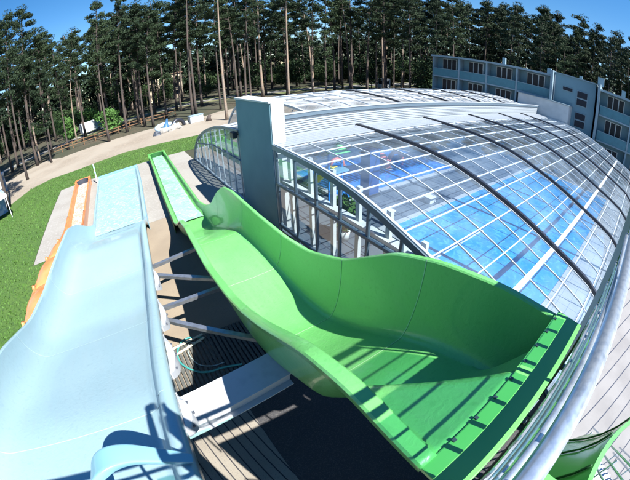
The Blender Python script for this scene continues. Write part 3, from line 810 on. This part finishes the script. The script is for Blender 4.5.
# far hall
fh = thing('far_pool_enclosure', 'second arched pool hall with milky white roof behind the ridge beam', 'pool enclosure', (20,19,0))
LOW = [(12.6,3.75),(14,3.83),(15.3,3.86),(17.3,3.80),(19.2,3.58),(21.0,3.2),(22.4,2.80),(23.5,2.4),(24.5,1.9),(25.4,1.2),(26.0,.5),(26.3,0)]
HIGH = [(12.5,4.25),(13.5,4.40),(15,4.58),(17,4.72),(19,4.78),(21,4.66),(22.6,4.3),(24,3.7),(25.2,2.8),(26.1,1.7),(26.7,.7),(26.9,0)]
def fz(T, e): return float(np.interp(e, [p[0] for p in T], [p[1] for p in T]))
def fhall(T, x0, x1, tag_, m):
    es = np.linspace(T[0][0], T[-1][0], 40)
    q = MB(); q.strip([[(x, e, fz(T, e)) for e in es] for x in np.linspace(x0, x1, 5)])
    inv(q.build('roof_panels', m, smooth=True), fh)
def farc(T, x, w, h, m, name, e0=None, e1=None, off=0):
    e0 = T[0][0] if e0 is None else e0; e1 = T[-1][0] if e1 is None else e1
    q = MB(); ss = []
    for e in np.linspace(e0, e1, 26):
        a, c = fz(T, e-.2), fz(T, e+.2); l = math.hypot(.4, c-a); ny, nz = -(c-a)/l, .4/l; z = fz(T, e)
        ss.append([(x-w/2, e+ny*off, z+nz*off), (x+w/2, e+ny*off, z+nz*off), (x+w/2, e+ny*(off+h), z+nz*(off+h)), (x-w/2, e+ny*(off+h), z+nz*(off+h))])
    q.strip(ss, closed=True); inv(q.build(name, m), fh)
fhall(LOW, X0, 10.45, '', 'glass'); fhall(HIGH, 8.6, XE, '', 'glass_far')
farc(LOW, X0, .12, .10, 'frame', 'front_arch', 15.12, off=-.03)
farc(LOW, X0-.05, .05, .14, 'frame_grey', 'front_arch_edge', 15.12, off=-.1)
for x in (6.8, 8.0, 9.2): farc(LOW, x, .05, .06, 'frame', 'rafter', off=-.02)
farc(HIGH, 8.6, .12, .12, 'frame', 'step_arch')
for x in (15.7, 20.95, 26.2, 31.45): farc(HIGH, x, .12, .10, 'black', 'black_rib', 13.6, 19.5)
for i in range(1, 21): farc(HIGH, 9.1375+i*1.3125, .05, .05, 'frame', 'rafter')
for e in (14, 15.5, 17, 18.5, 20, 21.5, 23, 24.4, 25.6):
    q = MB(); q.bar((8.6,e,fz(HIGH,e)+.02),(XE,e,fz(HIGH,e)+.02), .05, .05); inv(q.build('purlin', 'frame'), fh)
    q = MB(); q.bar((X0,e,fz(LOW,e)+.02),(10.45,e,fz(LOW,e)+.02), .05, .05)
    if fz(LOW, e) > .1: inv(q.build('purlin', 'frame'), fh)
for k in range(11):
    e = 15.45+k*1.0; q = MB(); q.box(X0-.02, X0+.05, e-.03, e+.03, 0, fz(LOW, e)-.02); inv(q.build('mullion', 'frame_grey' if k % 3 == 2 else 'frame'), fh)
q = MB(); es = np.linspace(15.1, 26.2, 24); q.strip([[(X0+.02, e, 0) for e in es], [(X0+.02, e, fz(LOW, e)-.02) for e in es]]); inv(q.build('end_glazing', 'glass_wall'), fh)
q = MB(); ss = [(X0-.03, e, lerp(2.3, 1.6, max(0,(e-20))/5)) for e in np.linspace(15.1, 24.6, 20)]; q.tube(ss, .04, 6); inv(q.build('transom', 'frame_grey', smooth=True), fh)
q = MB(); q.box(X0-.04, X0+.06, 15.1, 26.3, 0, .14); inv(q.build('sill', 'frame'), fh)
# white parapet annex behind the halls
an = thing('roof_parapet', 'low white parapet box behind the far end of the pool hall roof', 'parapet', (33,16,0))
q = MB(); q.box(37.2, 44, 8.5, 15.0, 0, 5.75); inv(q.build('walls', 'whitewall'), an)
q = MB(); q.box(37.1, 44.1, 8.4, 15.1, 5.753, 5.83); inv(q.build('coping', 'bldtrim'), an)

# ------------------------------------------------------------------ pools and play things indoors
sheet('pool_deck', X0+.06, XE, -1.5, 26.5, .02, 'tile')
b = sheet('pool_edge_paving', X0+.1, XE, -1.3, 1.2, .026, 'pale_tile')
def pool(name, x0, x1, y0, y1, m, label):
    t = thing(name, label, 'pool', ((x0+x1)/2, (y0+y1)/2, 0))
    q = MB().quad((x0,y0,.05),(x1,y0,.05),(x1,y1,.05),(x0,y1,.05)); inv(q.build('water_surface', m), t)
    q = MB(); w = .28
    q.box(x0-w,x1+w,y0-w,y0,.022,.075); q.box(x0-w,x1+w,y1,y1+w,.022,.075); q.box(x0-w,x0,y0,y1,.022,.075); q.box(x1,x1+w,y0,y1,.022,.075)
    inv(q.build('pool_coping', 'pale_tile'), t); return t
pool('swimming_pool', 9.3, 27.5, 1.45, 8.75, 'pool', 'large bright blue swimming pool under the near glass roof')
pool('paddling_pool', 9.8, 19.5, 12.3, 17.5, 'kidpool', 'deep blue paddling pool beyond the tiled deck')
tag(MB().quad((9.35,5.9,.056),(13,5.9,.056),(13,5.98,.056),(9.35,5.98,.056)).build('lane_line', 'white_steel'), 'pale lane line across the end of the swimming pool', 'lane line')
for i, (x, y) in enumerate(((10.2,9.6),(13.3,9.5))):
    lab = ('small white starting block at the near end of the pool', 'small white starting block farther along the pool edge')[i]
    q = MB().box(-.25,.25,-.2,.2,.026,.3); q.box(-.3,.3,-.25,.25,.303,.36)
    tag(q.build('starting_block', 'whitewall', loc=(x,y,0)), lab, 'block')
t = thing('toy_slide', 'small yellow and blue children slide behind the end wall glass', 'toy slide', (9.2,13.5,0))
q = MB(); q.strip([[(-.35,-1.2+i*.35,1.9-i*.28+.15*(k in (0,3))) if k in (0,3) else (-.35+k*.23,-1.2+i*.35,1.9-i*.28) for k in range(4)] for i in range(7)]); q.build('chute', mat('yellow_plastic', (.8,.62,.03), .4), t, solid=.04)
for x in (-.4,.4):
    q = MB().tube([(x,-1.2,0),(x,-1.2,2.7)], .05, 8); q.build('post', mat('blue_plastic', (.02,.2,.6), .4), t)
q = MB().box(-.45,.45,-1.7,-1.15,1.75,1.85); q.build('platform', 'blue_wall', t)
q = MB().add([(-.5,-1.8,2.7),(.5,-1.8,2.7),(.5,-1.1,2.7),(-.5,-1.1,2.7),(0,-1.45,3.2)], [(0,1,4),(1,2,4),(2,3,4),(3,0,4),(0,3,2,1)]); q.build('roof', mat('green_plastic', (.1,.5,.12), .4), t)
t = thing('blue_column', 'dark blue square column standing beside the paddling pool', 'column', (11.2,12.0,0))
q = MB().box(-.35,.35,-.35,.35,.02,2.6); q.build('shaft', mat('dark_blue_tile', (.01,.05,.2), .3), t); q = MB().box(-.4,.4,-.4,.4,.02,.2); q.build('plinth', 'dark', t)
def arch_toy(x, y, s, lab):
    t = thing('play_arch', lab, 'play figure', (x,y,0))
    pts = [(s*math.cos(a), 0, s*1.1*math.sin(a)) for a in np.linspace(0, math.pi, 14)]
    q = MB().tube(pts, .22*s, 10); q.build('arch', mat('pink_plastic', (.75,.22,.18), .4), t, smooth=True)
    for sx in (-1, 1):
        q = MB().tube([(sx*s,0,.02),(sx*s,0,.12)], .34*s, 12); q.build('foot', 'whitewall', t)
arch_toy(14.2, 14.6, 1.0, 'pink arched water toy in the paddling pool, the larger one')
arch_toy(16.8, 15.4, .7, 'smaller pink arched water toy farther along the paddling pool')
arch_toy(12.5, 16.6, .6, 'small pink arched toy at the left back of the paddling pool')
# indoor plant
def leaf_cloud(rng, n, centre, rad, size, flat=1.0):
    c = np.asarray(centre); u = rng.normal(size=(n,3)); u /= np.linalg.norm(u, axis=1)[:,None]
    rr = rng.uniform(.35, 1, (n,1))**.6; p = c+u*rr*np.asarray(rad)
    nn = rng.normal(size=(n,3)); nn[:,2] *= flat; nn /= np.linalg.norm(nn, axis=1)[:,None]
    a = np.cross(nn, rng.normal(size=(n,3))); a /= np.linalg.norm(a, axis=1)[:,None]; b_ = np.cross(nn, a)
    s = size*rng.uniform(.6, 1.4, (n,1))
    v = np.stack([p-a*s-b_*s*.35, p+a*s*.2-b_*s*.5, p+a*s, p+a*s*.1+b_*s*.5], 1)
    return v
rng = np.random.default_rng(5)
t = thing('potted_plant', 'leafy green potted plant inside the end wall glass', 'plant', (7.3,9.2,0))
q = MB().tube([(0,0,.02),(0,0,.5)], [.2,.28], 14); q.build('pot', 'whitewall', t, smooth=True)
npmesh('foliage', leaf_cloud(rng, 500, (0,0,1.2), (.55,.55,.75), .14).reshape(-1,3), 4, 'leaf', t)

# ------------------------------------------------------------------ apartment block
FA = R(84); RP = 39.0
foot = Vector((math.sin(FA)*RP, math.cos(FA)*RP, 0))
bl = thing('apartment_block', 'three storey pale blue block with balconies and a flat white edged roof', 'building', foot, 0)
# local axes: u runs along the facade away from the pool (towards -u) , w points away from the camera
ux = Vector((math.cos(FA), -math.sin(FA), 0)); wx = Vector((math.sin(FA), math.cos(FA), 0))
bl.rotation_euler = (0, 0, math.atan2(ux.y, ux.x))
def U(az): return math.tan(R(az)-FA)*RP
def bbox(name, m, u0, u1, w0, w1, z0, z1, par=None, bevel=0):
    return MB().box(u0, u1, w0, w1, z0, z1).build(name, m, par or bl, bevel=bevel)
TOP, F3, F2 = 8.75, 5.95, 3.15
uL, uR = U(53.3), 30.0
uT0, uT1 = U(73.6), U(82.0)
bbox('wall', 'bldwall', uL, uT0, 1.2, 12, 0, TOP-.2)
bbox('wall', 'bldwall', uT1, uR, 1.2, 12, 0, TOP-.2)
bbox('stair_tower', 'bldwall', uT0+.3, uT1-.3, .35, 12.2, 0, TOP+.35)
bbox('roof', 'bldtrim', uL-.25, uT0-.003, -.15, 12.2, TOP-.2, TOP+.02)
bbox('roof', 'bldtrim', uT1+.003, uR, -.15, 12.2, TOP-.2, TOP+.02)
bbox('tower_roof', 'bldtrim', uT0+.2, uT1-.2, .2, 12.4, TOP+.353, TOP+.46)
for u, h in ((uT0, TOP+.55), (uT1, TOP+.55)):
    bbox('fin_wall', 'bldtrim', u-.02, u+.29, -.55, 12.3, 0, h)
def bay(u0, u1):
    for fz_ in (F2, F3):
        bbox('balcony_slab', 'bldtrim', u0+.1, u1-.1, -.05, 1.2, fz_-.12, fz_+.04)
        bbox('balcony_front', 'bldrail', u0+.12, u1-.12, 0, .06, fz_+.045, fz_+1.0)
        bbox('balcony_rail', 'bldtrim', u0+.12, u1-.12, -.03, .09, fz_+1.003, fz_+1.06)
    for fz_ in (.1, F2, F3):
        c = (u0+u1)/2; w = (u1-u0)*.27
        fr = bbox('window', 'frame', c-w, c+w, 1.12, 1.197, fz_+.75, fz_+2.45)
        for k in range(3):
            a = c-w+.06+k*(2*w-.06)/3; q = MB().box(a, a+(2*w-.06)/3-.12, 1.09, 1.118, fz_+.82, fz_+2.38); q.build('pane', 'pane', fr)
us = [U(53.3), U(57.7), U(62.4), U(67.6), uT0]
for i in range(4): bay(us[i], us[i+1])
for i in range(5): bbox('pier', 'bldtrim', us[i]-.1 if i else us[0], us[i]+.1 if i < 4 else us[4]-.03, -.08, 1.197, 0, TOP-.203)
u = uT1+.3; vs_ = []
while u < 26: vs_.append(u); u += 4.1
for a, c in zip(vs_[:-1], vs_[1:]): bay(a, c)
for a in vs_[1:]: bbox('pier', 'bldtrim', a-.1, a+.1, -.08, 1.197, 0, TOP-.203)
for k in range(3):
    z = 1.2+k*2.45; fr = bbox('window', 'bldtrim', uT1-2.6, uT1-1.2, .28, .347, z, z+1.7)
    for j in range(2): MB().box(uT1-2.52, uT1-1.28, .25, .278, z+.08+j*.85, z+.78+j*.85).build('pane', 'pane', fr)
fr = bbox('window', 'bldtrim', uT0+1.4, uT0+2.7, .30, .347, 7.35, 7.85); MB().box(uT0+1.46, uT0+2.64, .27, .298, 7.41, 7.79).build('pane', 'pane', fr)
for u_, h_, s_ in ((uL+9, .5, .4), (uL+15, .35, .5), (uT0+5.6, 1.0, .8), (uT0+3.2, .45, .4), (uT1+3, .4, .5), (uT1+6, .8, .35)):
    bbox('roof_vent', 'bldtrim', u_, u_+s_, 2.2, 2.2+s_, TOP+(.463 if uT0 < u_ < uT1 else .023), TOP+h_+.46)
bbox('downpipe', 'whitewall', uT0+.36, uT0+.46, .22, .33, 0, TOP+.1)
q = MB().box(uT1+5.0, uT1+5.8, -.10, -.04, F3+.3, F3+.95); q.build('notice_board', 'whitewall', bl)

# ------------------------------------------------------------------ trees
def pine_variant(seed, H, crown_base, rad, lean=0.0, wob=.25, dense=1.0, bark='bark', leaf='needle', leafsize=.15):
    rng = np.random.default_rng(seed); rd = random.Random(seed)
    root = bpy.data.objects.new('pine_tree', None); COL.objects.link(root); root.empty_display_size = .5
    t = MB(); n = 12; ph = rd.uniform(0, 6)
    path = []
    for i in range(n+1):
        f = i/n
        path.append(Vector((lean*f*f*H*.12+wob*math.sin(ph+f*4.2)*f, wob*math.cos(ph*1.7+f*3.5)*f, f*H*.97)))
    rr = [lerp(.20, .035, (i/n)**.85)*(H/20)*(1.25 if i == 0 else 1) for i in range(n+1)]
    t.tube(path, rr, 7)
    def at(f):
        x = f*n; i = min(n-1, int(x)); return path[i].lerp(path[i+1], x-i)
    clouds = []
    nl = int((H*(1-crown_base))*1.5)
    for k in range(nl):
        f = lerp(crown_base, .97, (k+rd.random()*.8)/nl); p = at(f)
        prof = math.sin(math.pi*min(1, max(.08, (f-crown_base)/(1-crown_base)*.75+.22)))
        L = rad*prof*rd.uniform(.55, 1.15); a = k*2.4+rd.uniform(-.5, .5)
        tip = p+Vector((math.cos(a)*L, math.sin(a)*L, L*rd.uniform(.05, .4)))
        mid = p.lerp(tip, .5)+Vector((0,0,-.12*L*.5))
        t.tube([p, mid, tip], [.055*H/20, .035*H/20, .012], 4, cap=False)
        m_ = int(4+2*dense)
        for j in range(m_):
            q = p.lerp(tip, lerp(.35, 1.05, (j+rd.random()*.6)/m_))+Vector((rd.gauss(0,.28), rd.gauss(0,.28), rd.gauss(.15,.18)))
            r = rd.uniform(.45, .9)*rad/3.3
            clouds.append(leaf_cloud(rng, int(95*dense*r*r)+16, q, (r, r, r*.5), leafsize, .8))
    # dead stubs below the crown
    for k in range(rd.randint(4, 9)):
        f = rd.uniform(crown_base*.45, crown_base); p = at(f); a = rd.uniform(0, 6.28); L = rd.uniform(.4, 1.4)
        t.tube([p, p+Vector((math.cos(a)*L, math.sin(a)*L, rd.uniform(-.1,.3)*L))], [.025, .008], 4, cap=False)
    top = at(.985); clouds.append(leaf_cloud(rng, int(120*dense), top, (rad*.35, rad*.35, rad*.28), leafsize, 1.5))
    t.build('trunk', bark, root, smooth=True)
    c = npmesh('crown', np.concatenate(clouds).reshape(-1,3), 4, leaf, root)
    return root
def copy_tree(o):
    c = o.copy(); COL.objects.link(c)
    for ch in o.children:
        k = ch.copy(); COL.objects.link(k); k.parent = c
    return c
VAR = [pine_variant(11, 26, .52, 3.2, dense=1.0), pine_variant(12, 24, .45, 3.5, lean=.5, dense=1.0), pine_variant(13, 28, .58, 3.0, lean=-.4, dense=1.0),
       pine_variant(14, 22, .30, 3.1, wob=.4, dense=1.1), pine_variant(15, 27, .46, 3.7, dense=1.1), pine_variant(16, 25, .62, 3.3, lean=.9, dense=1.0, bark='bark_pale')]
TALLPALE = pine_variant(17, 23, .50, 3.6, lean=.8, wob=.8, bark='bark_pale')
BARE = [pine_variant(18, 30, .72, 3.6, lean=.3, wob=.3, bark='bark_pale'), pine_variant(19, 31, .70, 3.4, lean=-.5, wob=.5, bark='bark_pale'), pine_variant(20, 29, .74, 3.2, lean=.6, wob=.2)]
HV = {}
for v_, h_ in zip(VAR+[TALLPALE], (26,24,28,22,27,25,22)): HV[v_.name] = h_
used = set()
def place(v, x, y, s, rz, label, group=None):
    o = v if id(v) not in used else copy_tree(v)
    used.add(id(v))
    o.location = (x, y, -.05); o.rotation_euler = (0, 0, rz); k_ = rd2.uniform(.82, 1.22); o.scale = (s*k_, s*k_, s)
    return tag(o, label, 'tree', group)
rd = random.Random(21); rd2 = random.Random(4)
sp = []
named = [  # measured trunks
 (TALLPALE, -15.0, 55.5, .95, .6, 'pine with pale crooked sunlit trunk at the left end of the sandy path'),
 (VAR[0], -2.1, 50.4, .88, 0, 'tall straight pine standing at the sandy path edge, left of the slender yellow lamp post'),
 (VAR[2], .95, 54.8, .86, 2, 'dark trunked pine close right of the straight one at the path edge'),
 (BARE[2], 12.0, 53.5, .95, 1, 'thick trunked pine right of the lamp post above the white box'),
 (BARE[0], 14.3, 43.0, .85, 3.6, 'slender pine standing alone on the sand left of the grey pillar'),
 (VAR[3], -11.6, 49.5, .7, 2.5, 'leaning dead-looking pine left of the crooked pale one'),
 (VAR[1], -13.6, 32.2, .78, 4, 'dark pine at the lawn corner beside the blue tent'),
 (VAR[0], -18.0, 40.0, .95, 4, 'tall pine at the far left edge over the tent'),
 (BARE[1], 30.5, 66.0, 1.0, .4, 'pale slim pine rising just right of the grey pillar'),
 (BARE[0], 31.5, 56.5, .95, 5, 'slanting bare trunked pine over the left of the pool hall roof'),
 (BARE[1], 38.0, 58.0, .92, 1.2, 'straight pine over the middle of the pool hall roof'),
 (BARE[2], 46.0, 56.0, .92, 2.2, 'wavy pale trunked pine behind the middle of the hall roof'),
 (BARE[0], 53.0, 53.0, .95, 3, 'tall bare trunked pine left of the white kiosk'),
 (BARE[1], 58.5, 52.5, .93, 3, 'tall pine right of the white kiosk, nearest the apartment block'),
]
for v, x, y, s, rz, lab in named:
    place(v, x, y, s, rz, lab); sp.append((x, y))
def ok(x, y, dmin):
    if any((x-a)**2+(y-c)**2 < dmin*dmin for a, c in sp): return False
    # keep off road, sand, building
    az = math.degrees(math.atan2(x, y)); rr = math.hypot(x, y)
    l = (Vector((x, y, 0))-foot); uu, ww = l.dot(ux), l.dot(wx)
    if uL-2.5 < uu < uR+4 and -4 < ww < 15: return False
    if x < 44 and -13 < x and y < 52.5: return False
    if -60 < x <= -13 and 22 < y < 40 and y < 40: return False
    road_y = float(np.interp(x, [-90,-40,-15,0,20,37,60,90,160], [52,61,68,76,79.5,73.5,72.5,78,98]))
    if abs(y-road_y) < 4: return False
    return True
cnt = 0; tries = 0
while cnt < 215 and tries < 14000:
    tries += 1
    az = rd.uniform(-27, 97); rr = rd.uniform(40, 122) if az < 55 else rd.uniform(52, 110)
    x, y = rr*math.sin(R(az)), rr*math.cos(R(az))
    if not ok(x, y, 3.1 if rr < 80 else 3.8): continue
    v = rd.choice(VAR); s = rd.uniform(.82, 1.08)
    if az > 48: s *= .98; lab, grp = 'dark pine in the wood rising behind the apartment block roof', 'pines behind the apartment block'
    elif az > 14: lab, grp = 'dark pine in the wood seen over the pool hall roof', 'pines over the hall roof'
    else: lab, grp = 'dark pine in the dense wood left of the grey pillar', 'pines in the left wood'
    el = float(np.interp(az, [-27,-21,-15,-9,-4,4,10,14,40,50,60,75,82,97], [22,21,17,12.5,13.8,15.5,15,16,16,14,12.6,12.2,10.6,12.2]))+rd.gauss(0, 1.2)
    s = max(15, min(28.5, 7+rr*math.tan(R(el))))/HV[v.name]
    place(v, x, y, s, rd.uniform(0, 6.28), lab, grp); sp.append((x, y)); cnt += 1
# understorey trees and bushes
def bush_variant(seed, leaf, h, r):
    rng = np.random.default_rng(seed); rdm = random.Random(seed)
    root = bpy.data.objects.new('deciduous_tree', None); COL.objects.link(root)
    t = MB().tube([(0,0,0),(.1,0,h*.3),(0,.1,h*.7)], [.09,.07,.03], 6); cl = []
    for k in range(12):
        a = rdm.uniform(0, 6.28); L = rdm.uniform(.2, .8)*r; z = rdm.uniform(.28, .92)*h
        t.tube([(0,0,z*.6), (math.cos(a)*L, math.sin(a)*L, z)], [.03,.01], 4, cap=False)
        cl.append(leaf_cloud(rng, 150, (math.cos(a)*L, math.sin(a)*L, z), (r*.5, r*.5, r*.38), .17))
    t.build('trunk', 'bark', root, smooth=True); npmesh('crown', np.concatenate(cl).reshape(-1,3), 4, leaf, root)
    return root
BV = [bush_variant(31, 'leaf', 4.5, 2.2), bush_variant(32, 'leafdk', 5.5, 2.6), bush_variant(33, 'leafdk', 4.0, 2.8)]
for v, x, y, s, lab in ((BV[0], -1.5, 58.5, 1.0, 'bright green young broadleaf tree behind the straight path-edge pine'),
                        (BV[0], -10.5, 66.0, 1.15, 'bright green bush by the parked truck at the left wood edge'),
                        (BV[0], -7.0, 82.0, 1.1, 'bright green broadleaf tree beyond the road among the pines')):
    place(v, x, y, s, 0, lab)
k = 0; tries = 0
while k < 95 and tries < 9000:
    tries += 1
    az = rd.uniform(-25, 94); rr = rd.uniform(84, 125) if az < 50 else rd.uniform(56, 80)
    x, y = rr*math.sin(R(az)), rr*math.cos(R(az))
    if not ok(x, y, 2.6): continue
    place(rd.choice(BV[1:]), x, y, rd.uniform(.9, 1.7), rd.uniform(0, 6), 'dark broadleaf undergrowth tree between the pine trunks', 'undergrowth in the wood'); sp.append((x, y)); k += 1
# far wood seen as one mass
fw = []
rng = np.random.default_rng(77)
for i in range(3000):
    az = rng.uniform(-32, 100); rr = rng.uniform(126, 150); z = rng.uniform(0, 1)*17+.2
    fw.append(leaf_cloud(rng, 26, (rr*math.sin(R(az)), rr*math.cos(R(az)), z), (3.8, 3.8, 2.3), .8))
o = npmesh('far_wood', np.concatenate(fw).reshape(-1,3), 4, 'needle'); tag(o, 'dark far wood closing the view between the pine trunks', 'wood'); o['kind'] = 'stuff'

# ------------------------------------------------------------------ things on the path and in the wood
lp = thing('lamp_post', 'slender yellowish lamp post at the wood edge left of the beige house', 'lamp post', (7.0,77.5,0))
MB().tube([(0,0,0),(0,0,11.5)], [.13,.07], 8).build('pole', mat('yellow_pole', (.42,.38,.16), .5), lp, smooth=True)
MB().tube([(0,0,11.5),(.2,-.4,11.9),(.6,-1.2,12)], .05, 6).build('arm', 'galv', lp, smooth=True)
MB().box(.35,.85,-1.75,-1.1,11.9,12.05).build('lamp_head', 'whitewall', lp, bevel=.03)
hs = thing('beige_house', 'pale beige house seen between the pine trunks beyond the road', 'building', (17,112,0), R(-8))
MB().box(-5.5,5.5,0,9,0,8.5).build('wall', mat('beige_render', (.55,.47,.36), .85, noise=(.4,(.5,.42,.32),.4,.6)), hs)
MB().box(-5.9,5.9,-.4,9.4,8.503,8.8).build('roof', mat('brown_roof', (.2,.12,.09), .8), hs)
for i in range(4):
    for j in range(3):
        w_ = MB().box(-4.6+i*2.5,-3.3+i*2.5,-.05,-.003,1.2+j*2.6,2.6+j*2.6).build('window', 'pane', hs)
def kiosk(x, y, rz, lab, s=1):
    t = thing('white_kiosk', lab, 'kiosk', (x,y,0), rz)
    MB().box(-1.7*s,1.7*s,-1.1,1.1,.3,2.7*s).build('body', 'whitewall', t, bevel=.05)
    MB().box(-1.3*s,1.3*s,-1.14,-1.103,1.3,2.2*s).build('window', 'pane', t)
    for a in (-1.1,1.1): MB().tube([(a,-1,.3),(a,1,.3)], .3, 12).build('wheel', 'dark', t)
kiosk(63, 63, R(-35), 'white kiosk trailer parked on the road over the right of the hall roof')
tr = thing('parked_truck', 'pale van parked in shade at the left edge of the wood', 'van', (-6.5,72,0), R(10))
q = MB(); q.box(-2.4,1.0,-.95,.95,.45,2.5); q.build('cargo_box', 'whitewall', tr, bevel=.06)
q = MB(); q.add([(1.02,-.9,.45),(2.5,-.9,.45),(2.5,.9,.45),(1.02,.9,.45),(1.02,-.9,2.1),(1.9,-.9,2.0),(1.9,.9,2.0),(1.02,.9,2.1),(2.5,-.9,1.2),(2.5,.9,1.2)],[(0,3,2,1),(0,1,8,5,4),(3,7,6,9,2),(1,2,9,8),(8,9,6,5),(4,5,6,7),(0,4,7,3)]); q.build('cab', 'bldwall', tr)
for x in (-1.6,1.7):
    for y in (-.96,.8): MB().tube([(x,y,.38),(x,y+.16,.38)], .38, 14).build('wheel', 'dark', tr)
# low orange-brown fence by the wood edge
fe = thing('wooden_fence', 'low orange brown rail fence between sand and wood on the left', 'fence', (-6,56,0))
wood = mat('orange_brown_wood', (.20,.11,.055), .8, noise=(4,(.14,.075,.04),.4,.7))
FP = [(-13+i*2.1, 56.5+.25*math.sin(i)+(i*.25 if i > 6 else 0)) for i in range(12)]
for x, y in FP: inv(MB().bar((x,y,0),(x,y,1.25), .12, .12).build('post', wood), fe)
for (a, c), (e_, f_) in zip(FP[:-1], FP[1:]):
    for z in (.55, 1.05): inv(MB().bar((a,c,z),(e_,f_,z), .05, .11).build('rail', wood), fe)
# blue-white boulder ring sculpture, tyre, white box, stump, stakes
gt = thing('blue_white_tyre_heap', 'pale blue and white ring shaped play boat lying on the sand', 'play boat', (6.2,45.5,0), .3)
q = MB().tube([(1.3*math.cos(a), 1.0*math.sin(a), .45+.25*math.sin(a)) for a in np.linspace(0, 2*math.pi, 22)], .34, 9, cap=False); q.build('ring', mat('pale_blue_plastic', (.42,.58,.72), .5), gt, smooth=True)
q = MB().tube([(0,0,0),(.1,.1,.5),(.6,.5,1.5)], [.5,.4,.1], 8); q.build('bow', mat('dark_blue_plastic', (.04,.12,.25), .5), gt, smooth=True)
gt.name = 'play_boat'
ty = thing('tractor_tyre', 'big black tyre half sunk upright in the sand', 'tyre', (8.1,46.2,0), .4)
q = MB().tube([(1.0*math.cos(a), 0, 1.0*math.sin(a)) for a in np.linspace(0, math.pi, 16)], .26, 9); q.build('tread', 'black', ty, smooth=True)
q = MB().tube([(0,.1,0),(.1,.15,.55)], [.35,.12], 8); q.build('sand_plug', 'whitewall', ty, smooth=True)
for i, (x, y, s, lab) in enumerate(((4.6,43.4,.45,'small dark pointed rock near the play boat'), (5.6,44.0,.5,'pale rock between the play boat and the dark rock'), (7.2,44.9,.6,'pale rock in front of the black tyre'), (6.8,44.0,.45,'low pale rock nearest the lawn below the tyre'), (9.6,47.2,.4,'small grey rock between tyre and white box'), (8.0,44.6,.35,'smallest pale rock near the tyre'))):
    rr_ = random.Random(i); q = MB(); n1, n2 = 7, 5; ss = []
    for a in range(n2+1):
        t_ = math.pi*a/n2*.5; ss.append([(s*1.3*math.cos(t_)*math.cos(6.283*k/n1)*rr_.uniform(.8,1.15)+.0, s*math.cos(t_)*math.sin(6.283*k/n1)*rr_.uniform(.8,1.15), s*1.2*math.sin(t_)*rr_.uniform(.85,1.1)) for k in range(n1)])
    q.strip(ss, closed=True); tag(q.build('rock', 'dark' if i == 0 else 'slab', loc=(x,y,-.02)), lab, 'rock')
wb = thing('white_bin', 'white rectangular container on the sand in front of the thick pine', 'container', (10.9,46.9,0), .1)
MB().box(-1.0,1.0,-.55,.55,0,.95).build('body', 'whitewall', wb, bevel=.04); MB().box(-1.05,1.05,-.6,.6,.953,1.05).build('lid', 'bldtrim', wb, bevel=.02)
tag(MB().tube([(0,0,0),(.05,0,.5),(.3,.1,.8)], [.45,.3,.2], 8).build('tree_stump', 'bark', smooth=True, loc=(12.4,45.4,0)), 'rough brown stump right of the white container', 'stump')
# translucent post at the corner of the blue runout
tag(MB().box(-.045,.045,-.04,.04,0,1.7).build('marker_post', mat('aqua_post', (.45,.68,.70), .3), loc=(-2.95,28.0,.01)), 'pale aqua upright post at the back corner of the blue runout', 'post')
# blue and white tents at the far left
for i, (x, y, s, rz, lab, colr) in enumerate(((-13.9,28.6,1.0,.5,'pale blue market tent nearest the lawn corner at the left edge', (.30,.45,.62)), (-16.0,33.5,1.1,.3,'white topped market tent farther back at the left edge', (.62,.68,.74)), (-18.6,40.0,1.15,.2,'third market tent, almost out of frame at the left', (.25,.38,.55)))):
    t = thing('market_tent', lab, 'tent', (x,y,0), rz); t.scale = (s,s,s)
    cl = mat('tent_cloth%d' % i, colr, .8, noise=(2,(.75,.78,.8),.5,.6)); 
    q = MB(); q.add([(-1.6,-1.6,2.1),(1.6,-1.6,2.1),(1.6,1.6,2.1),(-1.6,1.6,2.1),(0,0,3.1)], [(0,1,4),(1,2,4),(2,3,4),(3,0,4)]); q.build('canopy', cl, t)
    q = MB(); q.strip([[(-1.6,-1.6,2.1),(1.6,-1.6,2.1),(1.6,1.6,2.1),(-1.6,1.6,2.1)],[(-1.6,-1.6,1.85),(1.6,-1.6,1.85),(1.6,1.6,1.85),(-1.6,1.6,1.85)]], closed=True); q.build('valance', 'whitewall', t)
    q = MB(); q.quad((-1.55,1.55,0),(1.55,1.55,0),(1.55,1.55,1.9),(-1.55,1.55,1.9)); q.quad((-1.55,-1.5,0),(-1.55,1.5,0),(-1.55,1.5,1.9),(-1.55,-1.5,1.9)); q.build('side_cloth', cl, t, solid=.02)
    for a in (-1.5,1.5):
        for c in (-1.5,1.5): MB().tube([(a,c,0),(a,c,2.1)], .04, 6).build('leg', 'white_steel', t)
